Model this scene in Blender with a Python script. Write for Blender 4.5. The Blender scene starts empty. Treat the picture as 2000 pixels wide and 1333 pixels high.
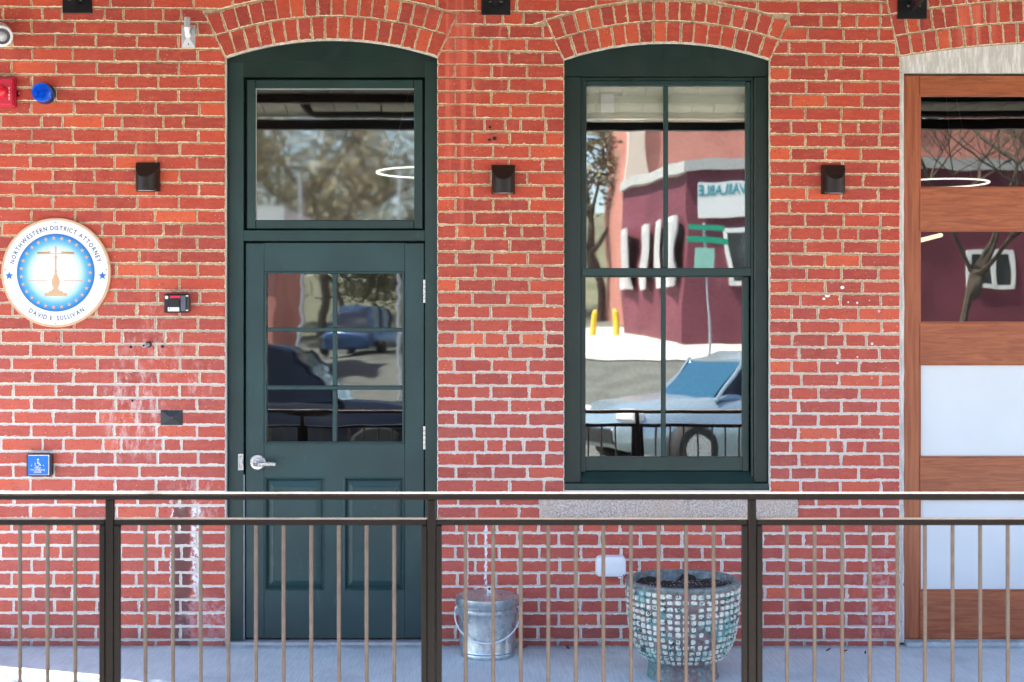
import bpy, math, random
from mathutils import Vector, Matrix, noise as mnoise
random.seed(7)
R = random.Random(11)
PI = math.pi
sc = bpy.context.scene
D, F, EYE, HOR = 7.167, 2778.0, 1.643, 625.0     # wall distance, focal length in photo pixels, eye height, horizon row
def X(px, y=0.0): return (px - 1000.0) * (D + y) / F
def Z(py, y=0.0): return EYE - (py - HOR) * (D + y) / F
S = D / F
# ---------------------------------------------------------------- camera, light, exposure
cam = bpy.data.cameras.new('camera'); camo = bpy.data.objects.new('camera', cam)
sc.collection.objects.link(camo); sc.camera = camo
camo.location = (0, -D, EYE); camo.rotation_euler = (PI / 2, 0, 0)
cam.sensor_width = 36; cam.lens = 36 * F / 2000
cam.shift_y = -(666.5 - HOR) / 2000
cam.clip_start = 0.1; cam.clip_end = 3000
cam.dof.use_dof = True; cam.dof.focus_distance = D - 0.02; cam.dof.aperture_fstop = 3.6
SUN = Vector((-0.50, 0.165, 1.0)).normalized()
elev = math.asin(SUN.z)
world = bpy.data.worlds.new('World'); sc.world = world; world.use_nodes = True
wn = world.node_tree; bg = wn.nodes['Background']
sky = wn.nodes.new('ShaderNodeTexSky'); sky.sky_type = 'NISHITA'; sky.sun_disc = False
sky.sun_elevation = elev; sky.sun_rotation = math.atan2(SUN.x, SUN.y) % (2 * PI)
wn.links.new(sky.outputs[0], bg.inputs[0]); bg.inputs[1].default_value = 0.105
sl = bpy.data.lights.new('sun', 'SUN'); sl.energy = 4.8; sl.angle = math.radians(0.5); sl.color = (1, .94, .84)
so = bpy.data.objects.new('sun', sl); sc.collection.objects.link(so)
so.rotation_euler = SUN.to_track_quat('Z', 'Y').to_euler()
sc.view_settings.view_transform = 'Standard'; sc.view_settings.look = 'None'
sc.view_settings.gamma = 1; sc.view_settings.use_curve_mapping = False
sc.view_settings.exposure = 2.45
sc.cycles.max_bounces = 10; sc.cycles.diffuse_bounces = 6; sc.cycles.transparent_max_bounces = 16

# ---------------------------------------------------------------- node helpers
class M:
    def __init__(s, name):
        s.m = bpy.data.materials.new(name); s.m.use_nodes = True
        s.t = s.m.node_tree; s.b = s.t.nodes['Principled BSDF']; s._p = None
    def n(s, typ, **kw):
        nd = s.t.nodes.new(typ)
        for k, v in kw.items(): setattr(nd, k, v)
        return nd
    def l(s, a, b): s.t.links.new(a, b)
    def inp(s, sock, v):
        if hasattr(v, 'links') or isinstance(v, bpy.types.NodeSocket): s.l(v, sock)
        else:
            if isinstance(v, (tuple, list)) and len(v) == 3 and sock.type == 'RGBA': v = (*v, 1)
            sock.default_value = v
    def pos(s):
        if s._p is None: s._p = s.n('ShaderNodeNewGeometry').outputs['Position']
        return s._p
    def mapped(s, scale, loc=(0, 0, 0), rot=(0, 0, 0), src=None):
        mp = s.n('ShaderNodeMapping'); s.l(src or s.pos(), mp.inputs[0])
        mp.inputs['Scale'].default_value = scale; mp.inputs['Location'].default_value = loc; mp.inputs['Rotation'].default_value = rot
        return mp.outputs[0]
    def noise(s, scale, detail=3, rough=.5, vec=None, out=0):
        nd = s.n('ShaderNodeTexNoise'); s.l(vec or s.pos(), nd.inputs['Vector'])
        nd.inputs['Scale'].default_value = scale; nd.inputs['Detail'].default_value = detail; nd.inputs['Roughness'].default_value = rough
        return nd.outputs[out]
    def voro(s, scale, vec=None, out=0, rand=1):
        nd = s.n('ShaderNodeTexVoronoi'); s.l(vec or s.pos(), nd.inputs['Vector'])
        nd.inputs['Scale'].default_value = scale; nd.inputs['Randomness'].default_value = rand
        return nd.outputs[out]
    def math(s, op, a, b=0.0, c=0.0):
        nd = s.n('ShaderNodeMath', operation=op)
        s.inp(nd.inputs[0], a); s.inp(nd.inputs[1], b); s.inp(nd.inputs[2], c)
        return nd.outputs[0]
    def ramp(s, f, lo, hi, a=0.0, b=1.0):
        nd = s.n('ShaderNodeMapRange', interpolation_type='SMOOTHSTEP')
        s.inp(nd.inputs[0], f)
        for i, v in enumerate((lo, hi, a, b)): nd.inputs[i + 1].default_value = v
        return nd.outputs[0]
    def mix(s, f, a, b, mode='MIX'):
        nd = s.n('ShaderNodeMix', data_type='RGBA', blend_type=mode)
        s.inp(nd.inputs[0], f); s.inp(nd.inputs[6], a); s.inp(nd.inputs[7], b)
        return nd.outputs[2]
    def bump(s, h, strength=.3, dist=.002, normal=None):
        nd = s.n('ShaderNodeBump'); s.l(h, nd.inputs['Height'])
        nd.inputs['Strength'].default_value = strength; nd.inputs['Distance'].default_value = dist
        if normal is not None: s.l(normal, nd.inputs['Normal'])
        s.l(nd.outputs[0], s.b.inputs['Normal']); return nd.outputs[0]
    def blob(s, cx, cz, rx, rz, warp=None, soft=1.0):
        "1 inside an ellipse around (cx, cz) on the wall plane, fading out"
        sp = s.sep()
        a = s.math('DIVIDE', s.math('SUBTRACT', sp.outputs[0], cx), rx)
        b = s.math('DIVIDE', s.math('SUBTRACT', sp.outputs[2], cz), rz)
        d = s.math('ADD', s.math('MULTIPLY', a, a), s.math('MULTIPLY', b, b))
        return s.ramp(d, 1.0, max(0.0, 1 - soft))
    _s = None
    def sep(s):
        if s._s is None:
            s._s = s.n('ShaderNodeSeparateXYZ'); s.l(s.pos(), s._s.inputs[0])
        return s._s
    def set(s, col=None, rough=None, metal=None, **kw):
        if col is not None: s.inp(s.b.inputs['Base Color'], col)
        if rough is not None: s.inp(s.b.inputs['Roughness'], rough)
        if metal is not None: s.b.inputs['Metallic'].default_value = metal
        for k, v in kw.items(): s.inp(s.b.inputs[k.replace('_', ' ')], v)
        return s

def plain(name, col, rough=.5, metal=0.0, var=.12, scale=30, bump=0.0, bscale=200, **kw):
    m = M(name)
    dark = tuple(c * (1 - var) for c in col); light = tuple(min(1, c * (1 + var)) for c in col)
    m.set(m.mix(m.ramp(m.noise(scale, 4), .3, .7), dark, light), rough, metal, **kw)
    if bump: m.bump(m.noise(bscale, 3), bump, .001)
    return m.m
def emit(name, col, strength):
    m = M(name); m.set((0, 0, 0), .5)
    m.b.inputs['Emission Color'].default_value = (*col, 1); m.b.inputs['Emission Strength'].default_value = strength
    return m.m

# ---------------------------------------------------------------- materials
def mat_brick():
    m = M('brick_clay')
    at = m.n('ShaderNodeAttribute', attribute_name='tone'); sp = m.n('ShaderNodeSeparateXYZ'); m.l(at.outputs['Vector'], sp.inputs[0])
    r = m.n('ShaderNodeValToRGB'); m.l(sp.outputs[0], r.inputs[0]); cr = r.color_ramp
    cr.elements[0].position = 0; cr.elements[0].color = (.320, .038, .026, 1)
    cr.elements[1].position = 1; cr.elements[1].color = (.66, .105, .036, 1)
    e = cr.elements.new(.35); e.color = (.385, .046, .030, 1)
    e = cr.elements.new(.7); e.color = (.51, .062, .029, 1)
    c = r.outputs[0]
    bl = m.ramp(m.noise(9, 4, .6), .35, .68)
    c = m.mix(m.math('MULTIPLY', bl, .35), c, (.42, .085, .07))
    st = m.ramp(m.noise(14, 3, .6, m.mapped((1, 1, 4), (3, 0, 1))), .45, .7)
    c = m.mix(m.math('MULTIPLY', st, .35), c, (.62, .13, .045))
    c = m.mix(m.ramp(m.noise(170, 3, .7), .55, .75, 0, .35), c, (.26, .04, .035))
    c = m.mix(m.ramp(m.noise(260, 2, .7, m.mapped((1, 1, 1), (5, 2, 7))), .62, .72, 0, .5), c, (.62, .25, .16))
    c = m.mix(m.ramp(m.noise(32, 5, .75, m.mapped((.7, 1, 1.3))), .52, .72, 0, .4), c, (.29, .035, .03))
    film = m.math('MULTIPLY', m.ramp(m.sep().outputs[2], Z(380), Z(900)), m.ramp(m.noise(3, 4, .6), .25, .6, .3, .75))
    c = m.mix(m.math('MULTIPLY', film, .24), c, (.60, .26, .24))
    pits = m.math('MULTIPLY', m.ramp(m.voro(62), .20, .12), m.ramp(m.noise(11, 2, .5, m.mapped((1, 1, 1), (1, 5, 3))), .46, .54))
    c = m.mix(m.math('MULTIPLY', pits, .8), c, (.06, .02, .018))
    pits2 = m.math('MULTIPLY', m.ramp(m.voro(22, m.mapped((1, 1, 1.6), (9, 3, 5))), .10, .06), m.ramp(m.noise(5, 2), .56, .62))
    c = m.mix(m.math('MULTIPLY', pits2, .8), c, (.05, .02, .018))
    # small cream flecks of old mortar
    fl = m.math('MULTIPLY', m.ramp(m.voro(55, m.mapped((1, 1, 1), (4, 8, 2))), .11, .07), m.ramp(m.noise(8, 2, .5, m.mapped((1, 1, 1), (7, 7, 7))), .5, .6))
    c = m.mix(fl, c, (.72, .62, .48))
    # old pale wash runs below the coping, left of the pier
    runs = m.ramp(m.noise(22, 2, .5, m.mapped((1, 1, .04))), .45, .66)
    zone = m.math('ADD', m.blob(X(895), Z(140), .13, 1.1), m.math('MULTIPLY', m.blob(X(285), Z(250), .05, 1.5), .6))
    zone = m.math('ADD', zone, m.math('MULTIPLY', m.blob(X(1905), Z(20), .14, .35), 1.2))
    c = m.mix(m.math('MULTIPLY', m.math('MULTIPLY', runs, zone), .6), c, (.72, .17, .11))
    # thin pale drip under the plate on the pier
    sx = m.sep()
    wob = m.math('MULTIPLY', m.math('SUBTRACT', m.noise(4, 2), .5), .10)
    dd = m.math('ABSOLUTE', m.math('SUBTRACT', m.math('SUBTRACT', sx.outputs[0], X(980)), wob))
    drip = m.math('MULTIPLY', m.ramp(dd, .007, .002), m.ramp(sx.outputs[2], Z(200), Z(130)))
    c = m.mix(m.math('MULTIPLY', drip, .45), c, (.75, .22, .16))
    # lime bloom and scrubbed plaster left of the door
    sc1 = m.ramp(m.noise(26, 8, .75, m.mapped((1, 1, .4), rot=(0, .25, 0))), .46, .66)
    z1 = m.math('MAXIMUM', m.blob(X(262), Z(800), .21, .36), m.math('MULTIPLY', m.blob(X(300), Z(690), .24, .16), .55))
    z1 = m.math('MAXIMUM', z1, m.math('MULTIPLY', m.blob(X(392), Z(745), .10, .12), .7))
    z1 = m.math('MAXIMUM', z1, m.math('MULTIPLY', m.blob(X(300), Z(635), .08, .14), .5))
    z1 = m.math('MAXIMUM', z1, m.math('MULTIPLY', m.blob(X(380), Z(980), .17, .16), 1.0))
    c = m.mix(m.math('MULTIPLY', m.math('MULTIPLY', sc1, z1), .62), c, (.80, .62, .60))
    # worn, limed and dark stained bricks where a pipe once ran
    wx = m.math('MULTIPLY', m.math('SUBTRACT', m.noise(30, 2), .5), .05)
    xx = m.math('ADD', sx.outputs[0], wx)
    below = m.ramp(sx.outputs[2], Z(965), Z(1000))
    b1 = m.math('MULTIPLY', m.math('MULTIPLY', m.ramp(xx, X(333), X(343)), m.ramp(xx, X(378), X(366))), below)
    c = m.mix(m.math('MULTIPLY', b1, .8), c, (.085, .045, .045))
    w1 = m.math('MULTIPLY', m.math('MULTIPLY', m.ramp(xx, X(371), X(379)), m.ramp(xx, X(394), X(387))), m.math('MULTIPLY', below, m.ramp(sx.outputs[2], Z(1190), Z(1150))))
    w2 = m.math('MULTIPLY', m.ramp(m.math('ABSOLUTE', m.math('SUBTRACT', xx, X(335))), .007, .002), below)
    w1 = m.math('MULTIPLY', m.math('MAXIMUM', w1, w2), m.ramp(m.noise(40, 4, .7), .40, .54))
    c = m.mix(w1, c, (.80, .80, .84))
    b2 = m.math('MULTIPLY', m.blob(X(400), Z(1210), .17, .16), m.ramp(m.noise(30, 4, .7), .4, .6))
    c = m.mix(m.math('MULTIPLY', b2, .6), c, (.55, .36, .38))
    b3 = m.math('MULTIPLY', m.blob(X(1735), Z(1180), .2, .35), m.ramp(m.noise(26, 4, .7), .46, .62))
    c = m.mix(m.math('MULTIPLY', b3, .5), c, (.58, .36, .38))
    # two white paint lines behind the bin
    pz = m.math('MULTIPLY', m.ramp(sx.outputs[2], Z(1012), Z(1022)), m.ramp(sx.outputs[2], Z(1168), Z(1160)))
    x2 = m.math('ADD', sx.outputs[0], m.math('MULTIPLY', m.math('SUBTRACT', m.noise(60, 3), .5), .02))
    p1 = m.ramp(m.math('ABSOLUTE', m.math('SUBTRACT', x2, X(949))), .009, .004)
    p2 = m.ramp(m.math('ABSOLUTE', m.math('SUBTRACT', x2, X(913))), .005, .002)
    pp = m.math('MULTIPLY', m.math('MULTIPLY', m.math('MAXIMUM', p1, p2), pz), m.ramp(m.noise(50, 4, .7), .36, .46))
    c = m.mix(pp, c, (.82, .82, .86))
    # paint spatter on the right pier
    spl = m.math('MULTIPLY', m.ramp(m.voro(17, m.mapped((1, 1, 1), (2.3, 0, 1.1), rot=(0, .6, 0))), .13, .10), m.blob(X(1650), Z(650), .30, .33))
    c = m.mix(m.math('MULTIPLY', spl, .9), c, (.85, .83, .83))
    for px, py, rx, rz in ((1645, 562, .011, .009), (1616, 578, .014, .009), (1609, 584, .008, .006)):
        c = m.mix(m.blob(X(px), Z(py), rx, rz, soft=.3), c, (.87, .86, .86))
    # dark repair patch on the middle pier
    rp = m.math('MULTIPLY', m.blob(X(962), Z(262), .055, .055, soft=.5), m.ramp(m.noise(45, 4, .7), .40, .56))
    c = m.mix(m.math('MULTIPLY', rp, .55), c, (.30, .045, .04))
    gr = m.math('MULTIPLY', m.ramp(sx.outputs[2], .16, 0), m.ramp(m.noise(12, 4), .35, .65, .15, .6))
    c = m.mix(gr, c, (.16, .075, .07))
    m.set(c, m.ramp(m.noise(60, 3), .3, .7, .72, .92))
    h = m.math('ADD', m.math('MULTIPLY', m.noise(90, 5, .65), 1.0), m.math('MULTIPLY', m.noise(420, 2, .6), .35))
    h = m.math('SUBTRACT', h, m.math('MULTIPLY', pits, 1.2))
    m.bump(h, .55, .003)
    return m.m
def mat_mortar(name, a, b, up=True):
    m = M(name)
    n1 = m.ramp(m.noise(70, 5, .7), .35, .65)
    c = m.mix(n1, a, b)
    c = m.mix(m.ramp(m.noise(6, 3), .4, .7, 0, .35), c, (.33, .25, .19))
    sx = m.sep()
    lower = m.ramp(sx.outputs[2], Z(480), Z(900))
    c = m.mix(m.math('MULTIPLY', lower, .75), c, (.80, .76, .72))
    c = m.mix(m.math('MULTIPLY', m.blob(X(895), Z(120), .13, 1.0), .55), c, (.55, .20, .13))
    c = m.mix(m.ramp(sx.outputs[2], .06, 0, 0, .6), c, (.2, .19, .19))
    m.set(c, .95)
    m.bump(m.noise(160, 4, .7), .6, .003)
    return m.m
BRICK = mat_brick()
MORTAR = mat_mortar('mortar', (.29, .19, .115), (.60, .45, .30))
BEAD = mat_mortar('mortar_smear', (.62, .46, .29), (.84, .68, .48))
def mat_green(name, base):
    m = M(name)
    c = m.mix(m.ramp(m.noise(3.5, 4), .3, .7), tuple(v * .85 for v in base), tuple(v * 1.15 for v in base))
    fleck = m.math('MULTIPLY', m.ramp(m.voro(48), .045, .03), m.ramp(m.noise(6, 2), .56, .64))
    c = m.mix(fleck, c, (.35, .45, .42))
    scuff = m.math('MULTIPLY', m.ramp(m.noise(34, 6, .75, m.mapped((1, 1, .3))), .56, .70), m.ramp(m.noise(2.5, 3), .40, .62))
    c = m.mix(m.math('MULTIPLY', scuff, .35), c, tuple(v * 2.6 + .02 for v in base))
    grime = m.math('MULTIPLY', m.ramp(m.sep().outputs[2], .35, .0), m.ramp(m.noise(14, 5, .7), .3, .62))
    c = m.mix(m.math('MULTIPLY', grime, .45), c, (.035, .036, .036))
    m.set(c, m.ramp(m.noise(12, 3), .3, .7, .34, .48))
    m.bump(m.noise(45, 4, .6, m.mapped((1, 1, .35))), .12, .0012)
    return m.m
GREEN = mat_green('green_paint', (.0105, .036, .033))
GREEN_DEEP = mat_green('green_paint_deep', (.0045, .020, .017))  # deeper green for the arched heads and the window frame
GREEN_DOOR = mat_green('green_door_paint', (.016, .049, .049))
BLACKGAP = plain('dark_gap', (.008, .01, .01), .8)
def mat_glass(name, refl, tint, distort, scale=2.2, stretch=(1, 1, .5), rough=0.0):
    m = M(name); t = m.t
    t.nodes.remove(m.b)
    tr = m.n('ShaderNodeBsdfTransparent'); tr.inputs[0].default_value = (*tint, 1)
    gl = m.n('ShaderNodeBsdfGlossy'); gl.inputs['Roughness'].default_value = rough
    gl.inputs['Color'].default_value = (.97, 1, .99, 1)
    nd = m.n('ShaderNodeBump'); m.l(m.noise(scale, 2, .45, m.mapped(stretch)), nd.inputs['Height'])
    nd.inputs['Strength'].default_value = 1; nd.inputs['Distance'].default_value = distort
    m.l(nd.outputs[0], gl.inputs['Normal'])
    mx = m.n('ShaderNodeMixShader'); lw = m.n('ShaderNodeFresnel'); lw.inputs[0].default_value = 1.5
    f = m.math('ADD', m.math('MULTIPLY', lw.outputs[0], .6), refl)
    m.l(f, mx.inputs[0]); m.l(tr.outputs[0], mx.inputs[1]); m.l(gl.outputs[0], mx.inputs[2])
    m.l(mx.outputs[0], t.nodes['Material Output'].inputs[0])
    return m.m
GLASS = mat_glass('window_glass', .17, (1, 1, 1), .0017, 2.2, rough=.012)
GLASS_T = mat_glass('transom_glass', .27, (.6, .64, .63), .0011, 1.6, (1.6, 1, .5), rough=.03)
GLASS_D = mat_glass('door_glass', .17, (.45, .5, .52), .0013, 3.0, (.5, 1, 1.4), rough=.02)
GLASS_W = mat_glass('dark_door_glass', .15, (.5, .5, .48), .0015, 2.2)
def mat_wood():
    m = M('varnished_mahogany')
    v = m.mapped((.8, 1, 9), rot=(0, .02, 0))
    w = m.noise(6, 6, .62, v); w.node.inputs['Distortion'].default_value = 1.1
    v2 = m.mapped((9, 1, .5))
    w2 = m.noise(6, 6, .6, v2)
    at = m.n('ShaderNodeAttribute', attribute_name='tone'); sp = m.n('ShaderNodeSeparateXYZ'); m.l(at.outputs['Vector'], sp.inputs[0])
    f = m.mix(sp.outputs[0], w, w2)
    c = m.mix(m.ramp(f, .33, .66), (.24, .058, .020), (.37, .105, .038))
    c = m.mix(m.ramp(m.noise(500, 2, .6, m.mapped((.1, 1, 1))), .55, .75, 0, .25), c, (.12, .04, .02))
    m.set(c, .38, Coat_Weight=.25, Coat_Roughness=.25)
    m.bump(f, .08, .001)
    return m.m
WOOD = mat_wood()
FROST = plain('frosted_panel', (.64, .68, .70), .45, var=.03, scale=3)
def mat_oldwhite():
    m = M('old_white_paint')
    streak = m.noise(60, 5, .7, m.mapped((1, 1, .15)))
    c = m.mix(m.ramp(streak, .40, .66), (.50, .48, .45), (.74, .72, .69))
    c = m.mix(m.math('MULTIPLY', m.ramp(m.noise(38, 4, .7), .60, .66), m.ramp(m.sep().outputs[2], 1.7, .3)), c, (.24, .12, .09))
    m.set(c, .8); m.bump(streak, .5, .002)
    return m.m
OLDWHITE = mat_oldwhite()
def mat_granite():
    m = M('granite')
    c = m.mix(m.ramp(m.noise(120, 4, .7), .38, .62), (.34, .27, .23), (.68, .60, .55))
    c = m.mix(m.ramp(m.voro(150), .22, .12, 0, .7), c, (.10, .09, .09))
    c = m.mix(m.ramp(m.noise(7, 3), .4, .7, 0, .5), c, (.58, .42, .33))
    m.set(c, .85); m.bump(m.noise(110, 5, .7), .7, .005)
    return m.m
GRANITE = mat_granite()
def mat_concrete(name, a, b, broom=True):
    m = M(name)
    c = m.mix(m.ramp(m.noise(2.2, 6, .6), .3, .7), a, b)
    br = m.noise(120, 3, .6, m.mapped((1.0, .05, 1), rot=(0, 0, math.radians(28))))
    if broom: c = m.mix(m.ramp(br, .42, .62, 0, .30), c, tuple(v * .62 for v in a))
    c = m.mix(m.ramp(m.noise(300, 2), .6, .7, 0, .3), c, tuple(v * .4 for v in a))
    c = m.mix(m.math('MULTIPLY', m.ramp(m.noise(1.7, 5, .65, m.mapped((1, 1, 1), (4, 4, 0))), .50, .66), .28), c, tuple(v * .55 for v in a))
    if broom: c = m.mix(m.math('MULTIPLY', m.ramp(m.voro(26), .09, .05), m.ramp(m.noise(5, 2), .5, .6)), c, (.12, .11, .11))
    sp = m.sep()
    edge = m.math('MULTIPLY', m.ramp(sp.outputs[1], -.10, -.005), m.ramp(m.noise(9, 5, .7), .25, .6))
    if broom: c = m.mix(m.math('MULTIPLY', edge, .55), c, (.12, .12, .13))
    m.set(c, .85)
    m.bump(br, .55, .003)
    return m.m
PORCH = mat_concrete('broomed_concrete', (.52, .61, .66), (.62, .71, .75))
WALK = mat_concrete('sidewalk_concrete', (.50, .46, .40), (.62, .58, .50), False)
LOT = mat_concrete('far_concrete', (.48, .47, .40), (.62, .60, .52), False)
def mat_metal(name, col, rough, metal=.6, var=.2):
    m = M(name)
    m.set(m.mix(m.ramp(m.noise(25, 4), .3, .7), tuple(v * (1 - var) for v in col), tuple(v * (1 + var) for v in col)),
          m.ramp(m.noise(40, 4), .3, .7, rough - .05, rough + .08), metal)
    m.bump(m.noise(150, 3), .15, .0006)
    return m.m
RAIL = mat_metal('bronze_rail_paint', (.0115, .0082, .0068), .38, 0, .08)
PICKET = mat_metal('sunlit_bronze_bar', (.115, .080, .062), .40, .1, .15)  # paler than the posts: sun highlights averaged into the bar colour
SUNTOP = mat_metal('sunlit_top_bronze', (.46, .38, .31), .35, .3, .08)  # pale tone that paints sun glare onto the rail tops
SUNTOP.node_tree.nodes['Principled BSDF'].inputs['Specular IOR Level'].default_value = .6
RAIL.node_tree.nodes['Principled BSDF'].inputs['Specular IOR Level'].default_value = .2
DARKBRONZE = mat_metal('dark_bronze_lamp', (.018, .012, .011), .42, .3)
BLACKSTEEL = mat_metal('black_steel', (.012, .012, .014), .35, .3)
BLACKPL = plain('black_plastic', (.015, .015, .018), .3)
STEEL = mat_metal('brushed_steel', (.62, .62, .64), .30, .9, .06)
GREYMET = mat_metal('grey_cast_metal', (.46, .47, .50), .45, .3, .08)
STEELWIRE = mat_metal('bright_wire', (.72, .76, .80), .45, .2, .04)
def mat_galv():
    m = M('galvanised_steel')
    v = m.voro(70, m.mapped((1, 1, .8)), out=1)
    sp = m.n('ShaderNodeSeparateColor'); m.l(v, sp.inputs[0])
    c = m.mix(sp.outputs[0], (.42, .47, .50), (.62, .66, .68))
    c = m.mix(m.ramp(m.noise(14, 4), .45, .7, 0, .4), c, (.36, .42, .45))
    m.set(c, m.ramp(m.noise(18, 3), .3, .7, .26, .42), .85)
    m.bump(m.noise(9, 2), .07, .003)
    return m.m
GALV = mat_galv()
WHITEPL = plain('white_plastic', (.82, .82, .85), .35, var=.02)
WHITEPAINT = plain('white_paint', (.8, .8, .78), .5, var=.03)
RED = plain('red_alarm_plastic', (.52, .004, .030), .3, var=.05)
BLUELENS = plain('blue_lens', (.004, .11, .70), .12, var=.2, scale=60, Coat_Weight=.6)
SIGNBLUE = plain('sign_blue', (.0, .14, .80), .35, var=.02)
REDLENS = plain('red_lens', (.75, .015, .03), .12, Coat_Weight=.5)
TAN = plain('sign_tan', (.62, .38, .22), .5, var=.04)
NAVY = plain('sign_navy', (.03, .02, .12), .5)
STARBLUE = plain('sign_star_blue', (.01, .15, .50), .5)
CREAM = plain('cream_sheet', (.23, .215, .17), .6, var=.08, scale=5)
PIPE = plain('black_pipe', (.02, .02, .02), .5)
BLIND = plain('linen_blind', (.84, .86, .72), .9, var=.04, scale=8, bump=.2, bscale=600)
PAPER = plain('pale_paper', (.97, .98, .97), .8, var=.02)
INTERIOR = plain('interior_wall', (.12, .12, .12), .9)
LAMPWHITE = emit('lamp_white', (1, .98, .9), 1.3)
LAMPWARM = emit('lamp_warm', (1, .85, .6), 1.4)
LEAFBROWN = plain('dead_leaf', (.14, .055, .03), .8, var=.3)
SOIL = plain('potting_soil', (.028, .016, .013), .9, var=.5, scale=90, bump=1.0, bscale=120)
PERLITE = plain('perlite', (.6, .6, .65), .8)
LINER = plain('black_liner', (.008, .008, .01), .45)
def mat_pot(name, cream):
    m = M(name)
    turq = m.ramp(m.noise(13, 5, .65, m.mapped((1, 1, 1), (3, 1, 2))), .50, .66)
    low = m.math('MULTIPLY', m.ramp(m.sep().outputs[2], .22, .08), m.ramp(m.sep().outputs[0], X(1330, -.6), X(1240, -.6)))
    turq = m.math('MAXIMUM', turq, m.math('MULTIPLY', low, m.ramp(m.noise(40, 3), .36, .5)))
    pit = m.ramp(m.noise(55, 4, .7), .56, .66)
    if cream:
        c = m.mix(m.ramp(m.noise(70, 4, .7), .35, .7), (.56, .59, .48), (.86, .87, .78))
        c = m.mix(m.math('MULTIPLY', turq, .75), c, (.14, .40, .37))
        c = m.mix(m.math('MULTIPLY', pit, .75), c, (.10, .06, .055))
        ring = m.math('MULTIPLY', m.ramp(m.math('ABSOLUTE', m.math('SUBTRACT', m.voro(28), .16)), .06, .02), .8)
        c = m.mix(m.math('MULTIPLY', ring, m.ramp(m.noise(11, 2), .45, .55)), c, (.05, .18, .20))
    else:
        c = m.mix(m.ramp(m.noise(40, 4, .7), .35, .7), (.13, .085, .085), (.26, .19, .185))
        c = m.mix(m.math('MULTIPLY', turq, .8), c, (.07, .30, .29))
        c = m.mix(m.math('MULTIPLY', pit, .5), c, (.48, .46, .42))
    m.set(c, m.ramp(m.noise(50, 3), .3, .7, .3, .6)); m.bump(m.noise(85, 5, .7), .8, .003)
    return m.m
POT = mat_pot('pot_glaze_brown', False); TILE = mat_pot('pot_glaze_cream', True)
POTRIM = plain('pot_rim_glaze', (.14, .17, .17), .4, var=.4, scale=40, bump=.5, bscale=80)
ASPHALT = plain('asphalt', (.11, .115, .10), .9, var=.2, scale=2, bump=.6, bscale=90)
GROUND = plain('earth', (.13, .125, .07), .95, var=.3, scale=.5)
def mat_siding(name, a, b, seams=True):
    m = M(name)
    c = m.mix(m.ramp(m.noise(1.2, 4), .3, .7), a, b)
    m.set(c, .7)
    return m.m
MAROON = mat_siding('maroon_paint', (.13, .028, .045), (.19, .045, .068))
PINKBRICK = mat_siding('pink_brick', (.50, .19, .15), (.62, .27, .21))
ROOFGREY = plain('roof_trim_grey', (.45, .45, .43), .6)
SILVER = plain('silver_car_paint', (.40, .50, .56), .22, .6, .02, 2)
BLACKCAR = plain('black_car_paint', (.010, .012, .02), .2, .1, .02)
BLUECAR = plain('blue_car_paint', (.05, .10, .22), .25, .2, .02)
CARGLASS = plain('car_glass', (.008, .07, .12), .05, Coat_Weight=1)
TYRE = plain('tyre', (.02, .02, .02), .8)
YELLOW = plain('yellow_paint', (.75, .50, .04), .5)
STREETGREEN = plain('street_sign_green', (.01, .35, .20), .4)
TEAL = plain('banner_teal', (.0, .28, .33), .5)
BARK = plain('bark', (.13, .10, .075), .9, var=.3, scale=12)
LEAFA = plain('foliage_olive', (.25, .21, .13), .7, var=.35, scale=1.5)
LEAFB = plain('foliage_dark', (.20, .19, .12), .7, var=.35, scale=1.5)
WINDARK = plain('far_window_glass', (.03, .035, .04), .1)

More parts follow.
